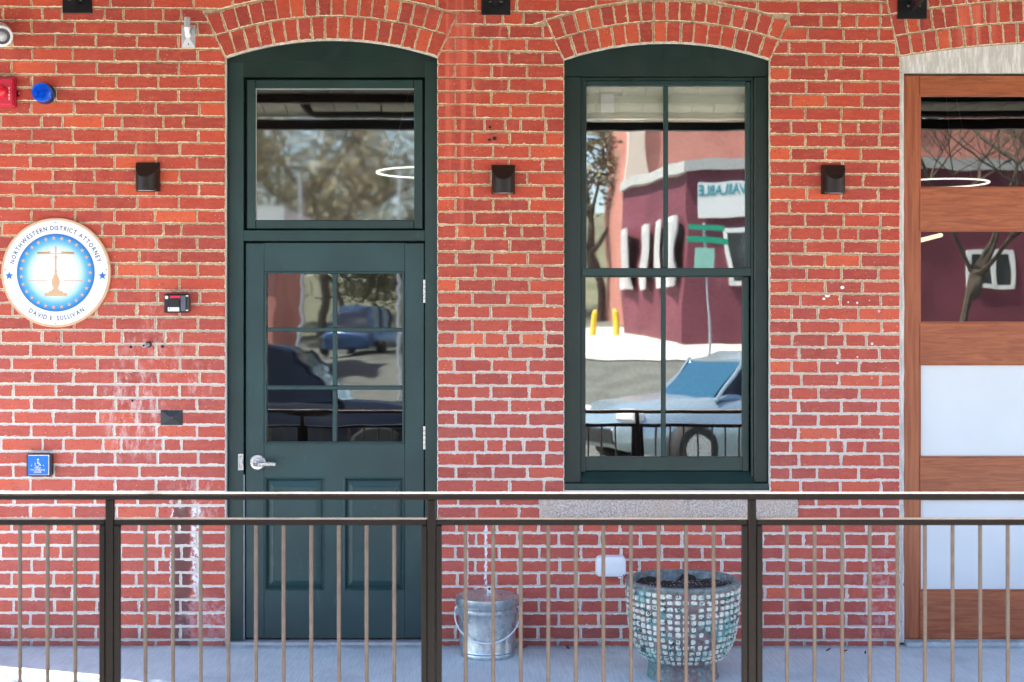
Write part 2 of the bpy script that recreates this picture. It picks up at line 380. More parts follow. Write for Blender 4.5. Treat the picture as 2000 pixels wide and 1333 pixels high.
# ---------------------------------------------------------------- mesh helpers
class MB:
    def __init__(s): s.v = []; s.f = []; s.tone = None; s.smooth = False
    def add(s, vs, fs, tone=None):
        o = len(s.v); s.v += [tuple(v) for v in vs]; s.f += [tuple(i + o for i in f) for f in fs]
        if tone is not None:
            if s.tone is None: s.tone = []
            s.tone += [tone] * len(fs)
        return s
    def box(s, x0, x1, y0, y1, z0, z1, bev=0.0, tone=None):
        if x0 > x1: x0, x1 = x1, x0
        if y0 > y1: y0, y1 = y1, y0
        if z0 > z1: z0, z1 = z1, z0
        b = min(bev, (x1 - x0) * .45, (y1 - y0) * .45, (z1 - z0) * .45)
        if b <= 0:
            vs = [(x, y, z) for x in (x0, x1) for y in (y0, y1) for z in (z0, z1)]
            fs = [(0, 1, 3, 2), (4, 6, 7, 5), (0, 4, 5, 1), (2, 3, 7, 6), (0, 2, 6, 4), (1, 5, 7, 3)]
            return s.add(vs, fs, tone)
        vs = []
        idx = {}
        for ix, x in enumerate((x0, x1)):
            for iy, y in enumerate((y0, y1)):
                for iz, z in enumerate((z0, z1)):
                    dx, dy, dz = (b if ix == 0 else -b), (b if iy == 0 else -b), (b if iz == 0 else -b)
                    idx[ix, iy, iz] = len(vs)
                    vs += [(x, y + dy, z + dz), (x + dx, y, z + dz), (x + dx, y + dy, z)]
        fs = []
        g = lambda a, b_, c, k: idx[a, b_, c] + k
        for ix in (0, 1): fs.append((g(ix, 0, 0, 0), g(ix, 0, 1, 0), g(ix, 1, 1, 0), g(ix, 1, 0, 0)))
        for iy in (0, 1): fs.append((g(0, iy, 0, 1), g(1, iy, 0, 1), g(1, iy, 1, 1), g(0, iy, 1, 1)))
        for iz in (0, 1): fs.append((g(0, 0, iz, 2), g(0, 1, iz, 2), g(1, 1, iz, 2), g(1, 0, iz, 2)))
        for iy in (0, 1):
            for iz in (0, 1): fs.append((g(0, iy, iz, 1), g(1, iy, iz, 1), g(1, iy, iz, 2), g(0, iy, iz, 2)))
        for ix in (0, 1):
            for iz in (0, 1): fs.append((g(ix, 0, iz, 0), g(ix, 1, iz, 0), g(ix, 1, iz, 2), g(ix, 0, iz, 2)))
            for iy in (0, 1): fs.append((g(ix, iy, 0, 0), g(ix, iy, 1, 0), g(ix, iy, 1, 1), g(ix, iy, 0, 1)))
        for k in idx: i = idx[k]; fs.append((i, i + 1, i + 2))
        return s.add(vs, fs, tone)
    def prism(s, pts, y0, y1, tone=None):
        "extrude a closed outline of (x, z) points between two depths"
        n = len(pts)
        vs = [(x, y0, z) for x, z in pts] + [(x, y1, z) for x, z in pts]
        fs = [tuple(range(n)), tuple(range(2 * n - 1, n - 1, -1))] + [(i, i + n, (i + 1) % n + n, (i + 1) % n) for i in range(n)]
        return s.add(vs, fs, tone)
    def tube(s, pts, r, n=8, cap=True):
        pts = [Vector(p) for p in pts]; rs = r if isinstance(r, (list, tuple)) else [r] * len(pts)
        vs = []; fs = []; prev = None
        for i, p in enumerate(pts):
            d = (pts[min(i + 1, len(pts) - 1)] - pts[max(i - 1, 0)]).normalized()
            if prev is None:
                a = d.cross(Vector((0, 0, 1)) if abs(d.z) < .9 else Vector((1, 0, 0))).normalized()
            else: a = (prev - d * prev.dot(d)).normalized()
            prev = a; b = d.cross(a)
            for k in range(n):
                t = 2 * PI * k / n; vs.append(p + (a * math.cos(t) + b * math.sin(t)) * rs[i])
        for i in range(len(pts) - 1):
            for k in range(n): fs.append((i * n + k, i * n + (k + 1) % n, (i + 1) * n + (k + 1) % n, (i + 1) * n + k))
        if cap: fs += [tuple(range(n - 1, -1, -1)), tuple((len(pts) - 1) * n + k for k in range(n))]
        return s.add(vs, fs)
    def lathe(s, prof, c=(0, 0, 0), n=32, axis='z', close=True):
        vs = []; fs = []; m = len(prof)
        for k in range(n):
            t = 2 * PI * k / n
            for r, h in prof:
                if axis == 'z': vs.append((c[0] + r * math.cos(t), c[1] + r * math.sin(t), c[2] + h))
                else: vs.append((c[0] + r * math.cos(t), c[1] - h, c[2] + r * math.sin(t)))
        for k in range(n):
            k2 = (k + 1) % n
            for i in range(m - 1): fs.append((k * m + i, k2 * m + i, k2 * m + i + 1, k * m + i + 1))
        if close:
            fs.append(tuple(k * m for k in range(n))[::-1]); fs.append(tuple(k * m + m - 1 for k in range(n)))
        return s.add(vs, fs)
    def pyramid(s, x0, x1, z0, z1, y, d, ridge=0.0):
        cx, cz = (x0 + x1) / 2, (z0 + z1) / 2; rx = (x1 - x0) * ridge / 2
        b = .004
        vs = [(x0, y, z0), (x1, y, z0), (x1, y, z1), (x0, y, z1), (x0, y - b, z0), (x1, y - b, z0), (x1, y - b, z1), (x0, y - b, z1), (cx, y - d, cz)]
        fs = [(3, 2, 1, 0)] + [(i, (i + 1) % 4, (i + 1) % 4 + 4, i + 4) for i in range(4)] + [(i + 4, (i + 1) % 4 + 4, 8) for i in range(4)]
        return s.add(vs, fs)

COL = sc.collection
def wloc(o):
    v = Vector(o.location)
    while o.parent: o = o.parent; v += Vector(o.location)
    return v
def props(o, label=None, cat=None, group=None, kind=None):
    for k, v in (('label', label), ('category', cat), ('group', group), ('kind', kind)):
        if v: o[k] = v
    return o
def thing(name, label, cat, loc=(0, 0, 0), group=None, kind=None):
    o = bpy.data.objects.new(name, None); COL.objects.link(o); o.location = loc; o.empty_display_size = .05
    return props(o, label, cat, group, kind)
def part(name, mb, mat, parent=None, smooth=False, label=None, cat=None, group=None, kind=None, origin=None):
    if not mb.v: return None
    xs = [v[0] for v in mb.v]; ys = [v[1] for v in mb.v]; zs = [v[2] for v in mb.v]
    c = Vector(((min(xs) + max(xs)) / 2, (min(ys) + max(ys)) / 2, (min(zs) + max(zs)) / 2)) if origin is None else Vector(origin)
    if parent is None and origin is None: c.z = min(zs)
    me = bpy.data.meshes.new(name)
    me.from_pydata([(v[0] - c.x, v[1] - c.y, v[2] - c.z) for v in mb.v], [], mb.f)
    if mb.tone is not None:
        a = me.attributes.new('tone', 'FLOAT_VECTOR', 'FACE')
        a.data.foreach_set('vector', [q for t in mb.tone for q in t])
    me.materials.append(mat)
    if smooth:
        me.polygons.foreach_set('use_smooth', [True] * len(me.polygons))
        me.set_sharp_from_angle(angle=math.radians(38 if smooth is True else smooth))
    me.update()
    o = bpy.data.objects.new(name, me); COL.objects.link(o)
    if parent is not None: o.parent = parent; o.location = c - wloc(parent)
    else: o.location = c
    return props(o, label, cat, group, kind)
def B(*a, **k): return MB().box(*a, **k)
def dup_tree(o, parent=None, off=None):
    c = o.copy(); COL.objects.link(c)
    if parent is not None: c.parent = parent
    for ch in [x for x in bpy.data.objects if x.parent == o]: dup_tree(ch, c)
    return c
def text_mb(txt, size, org, mb=None, y=0.0, align='CENTER', rot=0.0, sx=1.0, flip=False, extr=.0006, weight=0.0):
    cu = bpy.data.curves.new('t', 'FONT'); cu.body = txt; cu.size = size; cu.align_x = align; cu.align_y = 'CENTER'
    cu.resolution_u = 2; cu.extrude = extr; cu.offset = weight or size * .012
    ob = bpy.data.objects.new('t', cu); COL.objects.link(ob)
    dg = bpy.context.evaluated_depsgraph_get(); me = ob.evaluated_get(dg).to_mesh()
    mb = mb or MB(); cr, sr = math.cos(rot), math.sin(rot)
    vs = []
    for v in me.vertices:
        a, b = v.co.x * sx, v.co.y
        a, b = a * cr - b * sr, a * sr + b * cr
        if flip: vs.append((org[0] - a, y + v.co.z, org[1] + b))
        else: vs.append((org[0] + a, y - v.co.z, org[1] + b))
    mb.add(vs, [tuple(p.vertices) for p in me.polygons])
    ob.evaluated_get(dg).to_mesh_clear()
    bpy.data.objects.remove(ob); bpy.data.curves.remove(cu)
    return mb

# ================================================================ GROUND, STREET (reflected in the glass)
part('ground', B(-400, 400, -500, 120, -1.2, -.42), GROUND, kind='structure')
def tz(x, z):
    def pl(tab):
        for (a, b), (c, d) in zip(tab[:-1], tab[1:]):
            if z <= c: return b + (d - b) * (z - a) / (c - a)
        return tab[-1][1]
    t = max(0, min(1, (x + 2.0) / 2.5)); t = t * t * (3 - 2 * t)
    return (1 - t) * pl([(5.6, -.30), (20, -.30), (50, .75), (140, 6)]) + t * pl([(5.6, -.30), (13, -.30), (15, -.12), (17, .25), (19, .62), (21, .95), (22, 1.1), (30, 1.3), (50, 1.6), (140, 13)])
def sheet(xs, zs, up=0.0, rough=0.0):
    m_ = MB(); n = len(zs); vs = [(x, -z, tz(x, z) + up + rough * mnoise.noise(Vector((x * .06, z * .06, 2)))) for x in xs for z in zs]
    return m_.add(vs, [(i * n + j, (i + 1) * n + j, (i + 1) * n + j + 1, i * n + j + 1) for i in range(len(xs) - 1) for j in range(n - 1)])
GX = [-60, -40, -20, -10, -6, -4, -3, -2, -1.5, -1, -.5, 0, .5, 1, 2, 6, 12, 30, 60]
part('street', sheet(GX, [5.6, 9, 13, 14, 15, 16, 17, 18, 19, 20, 21, 22, 24, 27, 30, 35, 40, 46]), ASPHALT, kind='structure')
part('kerb', B(-60, 60, -5.6, -5.45, -.41, -.16, bev=.02), WALK, kind='structure')
part('sidewalk', B(-60, 60, -5.45, -2.5, -.41, -.155), WALK, kind='structure')
lot = sheet([.2, .5, 1, 2, 6, 12, 30, 60], [20.3, 21, 22, 24, 27, 30, 33], .03)
part('sloped_lot', lot, LOT, kind='structure')
part('hillside', sheet([-100 + 4 * i for i in range(51)], [33, 36, 40, 46, 50, 56, 64, 74, 86, 100, 120, 140], -.02, .8), GROUND, kind='structure')
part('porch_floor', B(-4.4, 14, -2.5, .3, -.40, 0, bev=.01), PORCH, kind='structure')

# ================================================================ BRICK WALL
wall = thing('brick_wall', 'orange-red brick wall with pale mortar and three arched openings, rising behind the railing', 'wall')
HB = 1249.8
def pitch(px): return 26.25 - .28 * (px - 220) / 1410.0
def wy(px, py):                                    # rows fan very slightly
    return HB + (py - 1250.25) * pitch(px) / 26.25
def wob(px, py, seed=0.0): return 1.1 * mnoise.noise(Vector((px * .012, py * .05, seed)))
OPEN = [dict(x0=440, x1=855, spring=109, cx=647.5, crown=77, R=640, mid=685, out=728, bot=1270),
        dict(x0=1101, x1=1504, spring=116, cx=1302.5, crown=83, R=628, mid=669, out=709, bot=958),
        dict(x0=1757, x1=2423, spring=110, cx=2090, crown=82, R=2000, mid=2040, out=2083, bot=1270)]
OPEN[2]['out2'] = 2124
for o in OPEN:
    o['cy'] = o['crown'] + o['R']; o['hw'] = (o['x1'] - o['x0']) / 2
    o['spring'] = o['cy'] - math.sqrt(o['R'] ** 2 - o['hw'] ** 2)
    o['th'] = math.asin(o['hw'] / o['R'])
    o['Ro'] = o.get('out2', o['out'])
    k = 1.0 if 'out2' not in o else 1.0
    o['ths'] = o['th'] + (.028 if 'out2' not in o else .003)     # skewback leans a little more than the radius
def arch_z(o, px): return o['cy'] - math.sqrt(max(0, o['R'] ** 2 - (px - o['cx']) ** 2))
def skew_pt(o, side, r):
    a = math.sin(o['th']) * o['R']
    lean = math.tan(o['th'] + (.10 if 'out2' not in o else .06))
    y0 = o['spring']; dy = (r - o['R']) * math.cos(o['th'])
    return (o['cx'] + side * (a + dy * lean), y0 - dy)
def clip(poly, nx, ny, c):                         # keep nx*x+ny*y >= c
    out = []
    for i, p in enumerate(poly):
        q = poly[(i + 1) % len(poly)]
        dp = nx * p[0] + ny * p[1] - c; dq = nx * q[0] + ny * q[1] - c
        if dp >= 0: out.append(p)
        if dp * dq < 0:
            t = dp / (dp - dq); out.append((p[0] + (q[0] - p[0]) * t, p[1] + (q[1] - p[1]) * t))
    return out
def area(p): return abs(sum(p[i][0] * p[(i + 1) % len(p)][1] - p[(i + 1) % len(p)][0] * p[i][1] for i in range(len(p)))) / 2
def row_joints(k, xa, xb, kind):
    r = []
    if kind == 'L':
        if k % 8 == 1: base, per, seq = 3.3, 117.5, (0, 81)
        elif k % 2 == 0: base, per, seq = 62.5, 81.2, (0,)
        else: base, per, seq = 24.8, 81.4, (0,)
        n = -12
        while True:
            done = False
            for s_ in seq:
                x = base + per * n + s_
                if x > xb: done = True
                elif x > xa: r.append(x)
            if done: break
            n += 1
    elif kind == 'M':
        if k >= 37: r = [xa + (37 if k % 2 else 76) + 80 * n for n in range(12)]
        elif k % 8 == 1: r = [890, 948, 984, 1020, 1066]
        elif k % 2 == 0: r = [925, 995, 1062]
        else: r = [890, 961, 1032]
    elif kind == 'R':
        if k < 22:
            r = [1543, 1603, 1638, 1674] if k % 8 == 1 else ([1575, 1645, 1718] if k % 2 == 0 else [1543, 1612, 1682])
            if k % 8 == 1: r.append(1718)
        elif k % 8 == 1: r = [1546, 1616, 1652, 1689]
        else: r = [1562, 1640, 1719] if k % 2 == 0 else [1544, 1596, 1676]
    elif kind == 'C':
        base = 20 if k % 2 else 60
        r = [base + 79 * n for n in range(-12, 50)]
        if k % 8 == 1: r = [v for n in range(-8, 34) for v in (base + 115 * n, base + 115 * n + 78)]
    r = sorted(x + R.uniform(-3.2, 3.2) for x in r)
    r = [x for x in r if xa + 14 < x < xb - 14]
    return [xa] + r + [xb]
bricks = []          # (poly px, tone, visible area, kind)
G = 2.0
def tone(): 
    t = R.random()
    return (min(1, max(0, R.gauss(.5, .21))), t, R.random())
def add_brick(poly, kind='brick'):
    if len(poly) >= 3 and area(poly) > 60: bricks.append((poly, tone(), kind))
XL, XR = -434, 2820
for k in range(-5, 49):
    y0 = 16.5 + 26.25 * (k - 1); y1 = y0 + 26.25
    ym = (y0 + y1) / 2
    G = 1.75 if k < 18 else 2.1
    segs = []
    if k <= 0: segs = [(XL, XR, 'C')]
    else:
        segs = [(XL, 440, 'L')]
        if 37 <= k: 
            if k <= 38: segs += [(855, 1056, 'M'), (1558, 1757, 'R')]
            else: segs += [(855, 1757, 'M')]
        else: segs += [(855, 1101, 'M'), (1504, 1757, 'R')]
        segs += [(2423, XR, 'C')]
        if k <= 4:
            segs = [(XL, 440 if k > 3 else 647, 'L'), (855 if k > 3 else 647, 1101 if k > 3 else 1302, 'M0'), (1504 if k > 3 else 1302, 1757 if k > 3 else 2090, 'R0'), (2423 if k > 3 else 2090, XR, 'C')]
    for xa, xb, kind in segs:
        kk = kind
        if kind in ('M0', 'R0'):
            core = row_joints(k, 857, 1101, 'M')[1:-1] if kind == 'M0' else row_joints(k, 1504, 1757, 'R')[1:-1]
            lo, hi = (855, 1101) if kind == 'M0' else (1504, 1757)
            js = [xa] + [x for x in (core[0] - 70 * n for n in (3, 2, 1)) if x > xa + 14] + core + [x for x in (core[-1] + 70 * n for n in (1, 2, 3)) if x < xb - 14] + [xb]
        elif kind == 'L' and xb > 440: js = row_joints(k, xa, xb, 'L')
        else: js = row_joints(k, xa, xb, kind)
        for a, b in zip(js[:-1], js[1:]):
            ga = 0 if a in (440, 855, 1101, 1504, 1757, 2423, 1056, 1558) and a == xa else G
            gb = 0 if b in (440, 855, 1101, 1504, 1757, 2423) and b == xb else G
            ta, tb = y0 + G + wob(a, y0), y0 + G + wob(b, y0)
            ba, bb = min(y1 - G + wob(a, y1), 1262.5), min(y1 - G + wob(b, y1), 1262.5)
            poly = [(a + ga, wy(a, ta)), (b - gb, wy(b, tb)), (b - gb, wy(b, bb)), (a + ga, wy(a, ba))]
            if poly[2][1] - poly[1][1] < 5: continue
            for o in OPEN:
                lo = skew_pt(o, -1, o['Ro']); hi = skew_pt(o, 1, o['Ro'])
                cxm = sum(p[0] for p in poly) / 4; cym = sum(p[1] for p in poly) / 4
                if cxm < lo[0] - 60 or cxm > hi[0] + 60 or cym > o['spring'] + 20: continue
                for side in (-1, 1):
                    p0 = skew_pt(o, side, o['R']); p1 = skew_pt(o, side, o['Ro'])
                    dx, dy = p1[0] - p0[0], p1[1] - p0[1]; L = math.hypot(dx, dy)
                    nx, ny = (dy / L, -dx / L)
                    if nx * side < 0: nx, ny = -nx, -ny       # points away from the opening
                    if side * (cxm - o['cx']) > 0:
                        if cym > p1[1] - 1:
                            poly = clip(poly, nx, ny, nx * p0[0] + ny * p0[1] + G)
                            if cym > p0[1] - 4: poly = clip(poly, side, 0, side * p0[0])
                        else:
                            ang = math.atan2(cxm - o['cx'], o['cy'] - cym)
                            ang = max(-o['th'] - .05, min(o['th'] + .05, ang))
                            poly = clip(poly, math.sin(ang), -math.cos(ang), math.sin(ang) * o['cx'] - math.cos(ang) * o['cy'] + o['Ro'] + 2 * G)
                    if len(poly) < 3: break
                if len(poly) < 3: break
            if len(poly) >= 3: add_brick(poly)
for o in OPEN:                                     # voussoirs
    rings = [(o['R'], o['mid']), (o['mid'], o['out'])] + ([(o['out'], o['out2'])] if 'out2' in o else [])
    for ri, (r0, r1) in enumerate(rings):
        a0 = skew_pt(o, -1, (r0 + r1) / 2); half = math.atan2(o['cx'] - a0[0], o['cy'] - a0[1])
        n = round(2 * half * r0 / (25.6))
        for i in range(n):
            t0 = -half + 2 * half * i / n; t1 = -half + 2 * half * (i + 1) / n
            t0 += (R.uniform(-.0025, .0025) if i else 0) * 640 / o['R']
            def pt(r, t, off): return (o['cx'] + r * math.sin(t) + off * math.cos(t), o['cy'] - r * math.cos(t) + off * math.sin(t))
            g = 1.7
            poly = [pt(r1 - g, t0, g), pt(r1 - g, t1, -g), pt(r0 + (g if ri else 1.0), t1, -g), pt(r0 + (g if ri else 1.0), t0, g)]
            if i == 0: s0 = skew_pt(o, -1, r0); s1 = skew_pt(o, -1, r1); poly[0] = (s1[0] + 1, s1[1] + 1); poly[3] = (s0[0] + 1, s0[1] - 1)
            if i == n - 1: s0 = skew_pt(o, 1, r0); s1 = skew_pt(o, 1, r1); poly[1] = (s1[0] - 1, s1[1] + 1); poly[2] = (s0[0] - 1, s0[1] - 1)
            add_brick(poly, 'arch_brick')
bead = MB(); bead_v = bead.v; bead_f = bead.f
def outline(poly, step):
    pts = []
    n = len(poly)
    for i in range(n):
        a, b = poly[i], poly[(i + 1) % n]; L = math.hypot(b[0] - a[0], b[1] - a[1])
        m = max(1, int(L / step))
        pts += [(a[0] + (b[0] - a[0]) * j / m, a[1] + (b[1] - a[1]) * j / m) for j in range(m)]
    return pts
def brick_mesh(mb, poly, tn, deep=.055):
    cx = sum(p[0] for p in poly) / len(poly); cy = sum(p[1] for p in poly) / len(poly)
    n = len(poly); P = []
    for i in range(n):
        a, b, c = poly[i - 1], poly[i], poly[(i + 1) % n]
        for q in (a, c):
            L = max(.01, math.hypot(q[0] - b[0], q[1] - b[1])); e = min(1.6 + R.random() * 1.2, L * .3)
            P.append((b[0] + (q[0] - b[0]) / L * e, b[1] + (q[1] - b[1]) / L * e))
        L = math.hypot(c[0] - b[0], c[1] - b[1])
        if L > 30:
            nx, ny = (c[1] - b[1]) / L, -(c[0] - b[0]) / L
            t = R.uniform(.35, .65); w = R.uniform(-.7, .5)
            P.append((b[0] + (c[0] - b[0]) * t + nx * w, b[1] + (c[1] - b[1]) * t + ny * w))
    m = len(P); yf = -R.uniform(.001, .0045); tilt = R.uniform(-.0012, .0012); tz = R.uniform(-.0008, .0008)
    def yy(p): return yf + tilt * (p[0] - cx) / 40 + tz * (p[1] - cy) / 12
    vs = [(X(p[0]), deep, Z(p[1])) for p in P] + [(X(p[0]), yy(p) + .0028, Z(p[1])) for p in P]
    for p in P:
        L = math.hypot(p[0] - cx, p[1] - cy); k = 1 - 1.0 / L
        vs.append((X(cx + (p[0] - cx) * k), yy(p), Z(cy + (p[1] - cy) * k)))
    fs = [(i, (i + 1) % m, (i + 1) % m + m, i + m) for i in range(m)] + [(i + m, (i + 1) % m + m, (i + 1) % m + 2 * m, i + 2 * m) for i in range(m)]
    fs.append(tuple(range(2 * m, 3 * m)))
    mb.add(vs, fs, tn)
    return yf
def add_bead(poly, yf):
    pts = outline(poly, 2.6); n = len(pts)
    cx = sum(p[0] for p in poly) / len(poly); cy = sum(p[1] for p in poly) / len(poly)
    o = len(bead_v); s0 = R.random() * 50
    for i, p in enumerate(pts):
        a = pts[i - 1]; b = pts[(i + 1) % n]; L = max(.01, math.hypot(b[0] - a[0], b[1] - a[1]))
        nx, ny = -(b[1] - a[1]) / L, (b[0] - a[0]) / L
        if nx * (cx - p[0]) + ny * (cy - p[1]) < 0: nx, ny = -nx, -ny
        q = mnoise.noise(Vector((p[0] * .07, p[1] * .07, 3.1))) * 1.5 + mnoise.noise(Vector((p[0] * .33, p[1] * .33, 9.7))) * 1.5 + R.uniform(-.25, .25)
        ins = .32 + max(-1.0, q) * 1.1
        if R.random() < .028: ins += R.uniform(.8, 2.6)
        ins = max(-.35, min(ins, 4.2))
        bead_v.append((X(p[0] - nx * 1.05), .0005, Z(p[1] - ny * 1.05)))
        bead_v.append((X(p[0] + nx * ins), yf - (.0012 if ins > 0 else -.0025), Z(p[1] + ny * ins)))
        bead_v.append((X(p[0] + nx * (ins + .25)), yf + .001, Z(p[1] + ny * (ins + .25))))
    for i in range(n):
        j = (i + 1) % n
        for q in (0, 1): bead_f.append((o + 3 * i + q, o + 3 * j + q, o + 3 * j + q + 1, o + 3 * i + q + 1))
def vis(p):
    x = sum(q[0] for q in p) / len(p); y = sum(q[1] for q in p) / len(p)
    a = area([(min(2000, max(0, q[0])), min(1333, max(0, q[1]))) for q in p])
    if y > 955: a *= .7
    if (x - 109) ** 2 + (y - 533) ** 2 < 90 ** 2: a = 0
    return a
order = sorted([i for i in range(len(bricks)) if bricks[i][2] == 'brick'], key=lambda i: -vis(bricks[i][0]))
single = set(order[:300])
rest = MB(); arest = MB()
for i, (poly, tn, kind) in enumerate(bricks):
    inframe = -60 < sum(p[0] for p in poly) / len(poly) < 2060
    if kind == 'arch_brick':
        if vis(poly) > 150: mb = MB(); yf = brick_mesh(mb, poly, tn); part('arch_brick', mb, BRICK, wall)
        else: yf = brick_mesh(arest, poly, tn)
    elif i in single: mb = MB(); yf = brick_mesh(mb, poly, tn); part('brick', mb, BRICK, wall)
    else: yf = brick_mesh(rest, poly, tn)
    if inframe: add_bead(poly, yf)
part('brick', rest, BRICK, wall, kind='stuff')
part('arch_brick', arest, BRICK, wall, kind='stuff')
part('mortar_smear', bead, BEAD, wall, kind='stuff')
mor = MB()
TOPY = -560
xs = sorted(set([XL, XR] + [x for o in OPEN for x in (o['x0'], o['x1'])] + [o['x0'] + (o['x1'] - o['x0']) * i / 24 for o in OPEN for i in range(25)]))
for a, b in zip(xs[:-1], xs[1:]):
    mid = (a + b) / 2; hole = next((o for o in OPEN if o['x0'] < mid < o['x1']), None)
    def q(xa, ya, xb, yb, yc, yd):                 # top-left y, top-right y, bottom-right y, bottom-left y
        mor.add([(X(xa), .002, Z(ya)), (X(xb), .002, Z(yb)), (X(xb), .002, Z(yc)), (X(xa), .002, Z(yd))], [(0, 3, 2, 1)])
    if hole is None: q(a, TOPY, b, TOPY, 1264, 1264)
    else:
        q(a, TOPY, b, TOPY, arch_z(hole, b), arch_z(hole, a))
        if hole['bot'] < 1262: q(a, hole['bot'], b, hole['bot'], 1264, 1264)
def reveal(mbx, o, e=0.0):
    pts = [(o['x0'] + e, min(o['bot'], 1262))] + [(o['x0'] + e + (o['x1'] - o['x0'] - 2 * e) * i / 24, arch_z(o, o['x0'] + (o['x1'] - o['x0']) * i / 24) + e) for i in range(25)] + [(o['x1'] - e, min(o['bot'], 1262))]
    return pts
for o in OPEN:
    pts = reveal(mor, o, 0.2); n = len(pts)
    vs = [(X(p[0]), .004, Z(p[1])) for p in pts] + [(X(p[0]), .16, Z(p[1])) for p in pts]
    mor.add(vs, [(i, i + 1, i + 1 + n, i + n) for i in range(n - 1)])
part('mortar', mor, MORTAR, wall)
part('side_wall', B(X(XL) + .001, X(XL) + .2, .003, 5.2, -.3, Z(TOPY)).box(4.69, 4.74, .003, 5.2, -.3, Z(TOPY)), BRICK, wall)
part('roof_cap', B(X(XL) - .05, 4.8, -.06, 5.3, Z(TOPY), Z(TOPY) + .12), OLDWHITE, wall)
part('rear_wall', B(X(XL) + .2, 4.69, 5.1, 5.2, -.3, Z(TOPY) - .001), BRICK, wall)
# granite sill, rough faced
sill = MB(); nx_, nz_ = 70, 8
x0, x1, z0, z1 = X(1058), X(1556), Z(1013.5), Z(961)
vs = []; fs = []
for i in range(nx_ + 1):
    for j in range(nz_ + 1):
        x = x0 + (x1 - x0) * i / nx_; z = z0 + (z1 - z0) * j / nz_
        e = .004 * (1 if 0 < i < nx_ and 0 < j < nz_ else -1)
        vs.append((x, -.020 - e + .006 * mnoise.noise(Vector((x * 14, 3, z * 14))) + .002 * mnoise.noise(Vector((x * 60, 5, z * 60))), z))
for i in range(nx_):
    for j in range(nz_): a = i * (nz_ + 1) + j; fs.append((a, a + nz_ + 1, a + nz_ + 2, a + 1))
sill.add(vs, fs); sill.box(x0 + .0005, x1 - .0005, -.014, .12, z0 + .0005, z1 - .0005)
part('granite_sill', sill, GRANITE, wall, smooth=30)
# white caulk along the arches
for o, e0 in ((OPEN[0], 1), (OPEN[1], 1)):
    ck = MB()
    pts = [(o['x0'] + (o['x1'] - o['x0']) * i / 40, arch_z(o, o['x0'] + (o['x1'] - o['x0']) * i / 40)) for i in range(41)]
    if o is OPEN[1]: pts += [(o['x1'] - .4 + R.uniform(-.4, .4), y) for y in range(125, 955, 12)]
    if o is OPEN[0]: pts = [(o['x0'] + .6, y) for y in range(1250, 120, -16)] + pts
    for (a, b) in zip(pts[:-1], pts[1:]):
        w = 1.6 + R.uniform(-.5, .6); L = math.hypot(b[0] - a[0], b[1] - a[1]); nx, ny = -(b[1] - a[1]) / L, (b[0] - a[0]) / L
        if abs(nx) > .9: nx, ny = (nx, ny) if (nx > 0) == (o is OPEN[0]) else (-nx, -ny); w *= .8
        vs = [(X(a[0] - nx * .4), .004, Z(a[1] - ny * .4)), (X(b[0] - nx * .4), .004, Z(b[1] - ny * .4)), (X(b[0] + nx * w), .016, Z(b[1] + ny * w)), (X(a[0] + nx * w), .016, Z(a[1] + ny * w))]
        ck.add(vs, [(0, 1, 2, 3)])
    part('caulk_line', ck, OLDWHITE, wall)
# drilled holes
hol = MB()
for px, py, r in ((256, 678, .0075), (318, 677, .0075), (259, 783, .006), (966, 271, .010), (956, 274, .007), (957, 249, .007)):
    hol.lathe([(0.0001, 0), (r, 0), (r * .9, .0004)], (X(px), -.0060, Z(py)), 14, 'y')
part('drill_hole', hol, BLACKGAP, wall)

# ================================================================ INTERIOR behind the glass
part('interior_room', MB().box(-3.4, 4.65, .20, 4.2, -.02, 3.7).add([], []), INTERIOR, kind='structure')
rm = bpy.data.objects['interior_room']
me = rm.data                                       # open the side that faces the openings
import bmesh
bm = bmesh.new(); bm.from_mesh(me)
bmesh.ops.delete(bm, geom=[f for f in bm.faces if abs(f.normal.y) > .9 and f.calc_center_median().y < 0], context='FACES')
bm.to_mesh(me); bm.free()
back = MB()                                        # dark backing between wall and room, around the openings
for a, b in ((-3.4, X(438)), (X(857), X(1099)), (X(1506), X(1755)), (X(2425), 4.68)): back.box(a, b, .17, .20, -.02, 3.7)
for o in OPEN: back.box(X(o['x0'] - 2), X(o['x1'] + 2), .17, .20, Z(o['crown'] - 6), 3.7)
back.box(X(1099), X(1506), .17, .20, -.02, Z(956))
part('interior_wall', back, INTERIOR, kind='structure')
def ring_lamp(px, py, y, r, label):
    t = thing('ring_pendant_lamp', label, 'lamp', (X(px, y), y, Z(py, y)))
    mb = MB(); n = 64; c = (X(px, y), y, Z(py, y))
    for k in range(n):
        a = 2 * PI * k / n; b = 2 * PI * (k + 1) / n
        ring = lambda t_: [(c[0] + rr * math.cos(t_), c[1] + rr * math.sin(t_), c[2] + h) for rr, h in ((r, 0), (r, .009), (r - .014, .009), (r - .014, 0))]
        mb.add(ring(a) + ring(b), [(0, 4, 5, 1), (1, 5, 6, 2), (2, 6, 7, 3), (3, 7, 4, 0)])
    part('light_ring', mb, LAMPWHITE, t)
    w = MB()
    for k in range(3):
        a = 2 * PI * k / 3 + 2.6; w.tube([(c[0] + (r - .015) * math.cos(a), c[1] + (r - .015) * math.sin(a), c[2] + .03), (c[0], c[1], 3.65)], .002, 5)
    part('suspension_wire', w, STEEL, t)
ring_lamp(842, 339, 1.9, .35, 'lit white ring pendant hanging inside behind the transom glass')
ring_lamp(1834, 360, 1.9, .31, 'lit ring pendant hanging inside behind the wooden door glass')
part('tube_lamp', MB().tube([(X(1745, 2), 1.6, Z(481, 2)), (X(1856, 2), 2.2, Z(456, 2))], .014, 8), LAMPWARM,
     label='slanting warm tube light seen through the wooden door', cat='lamp')

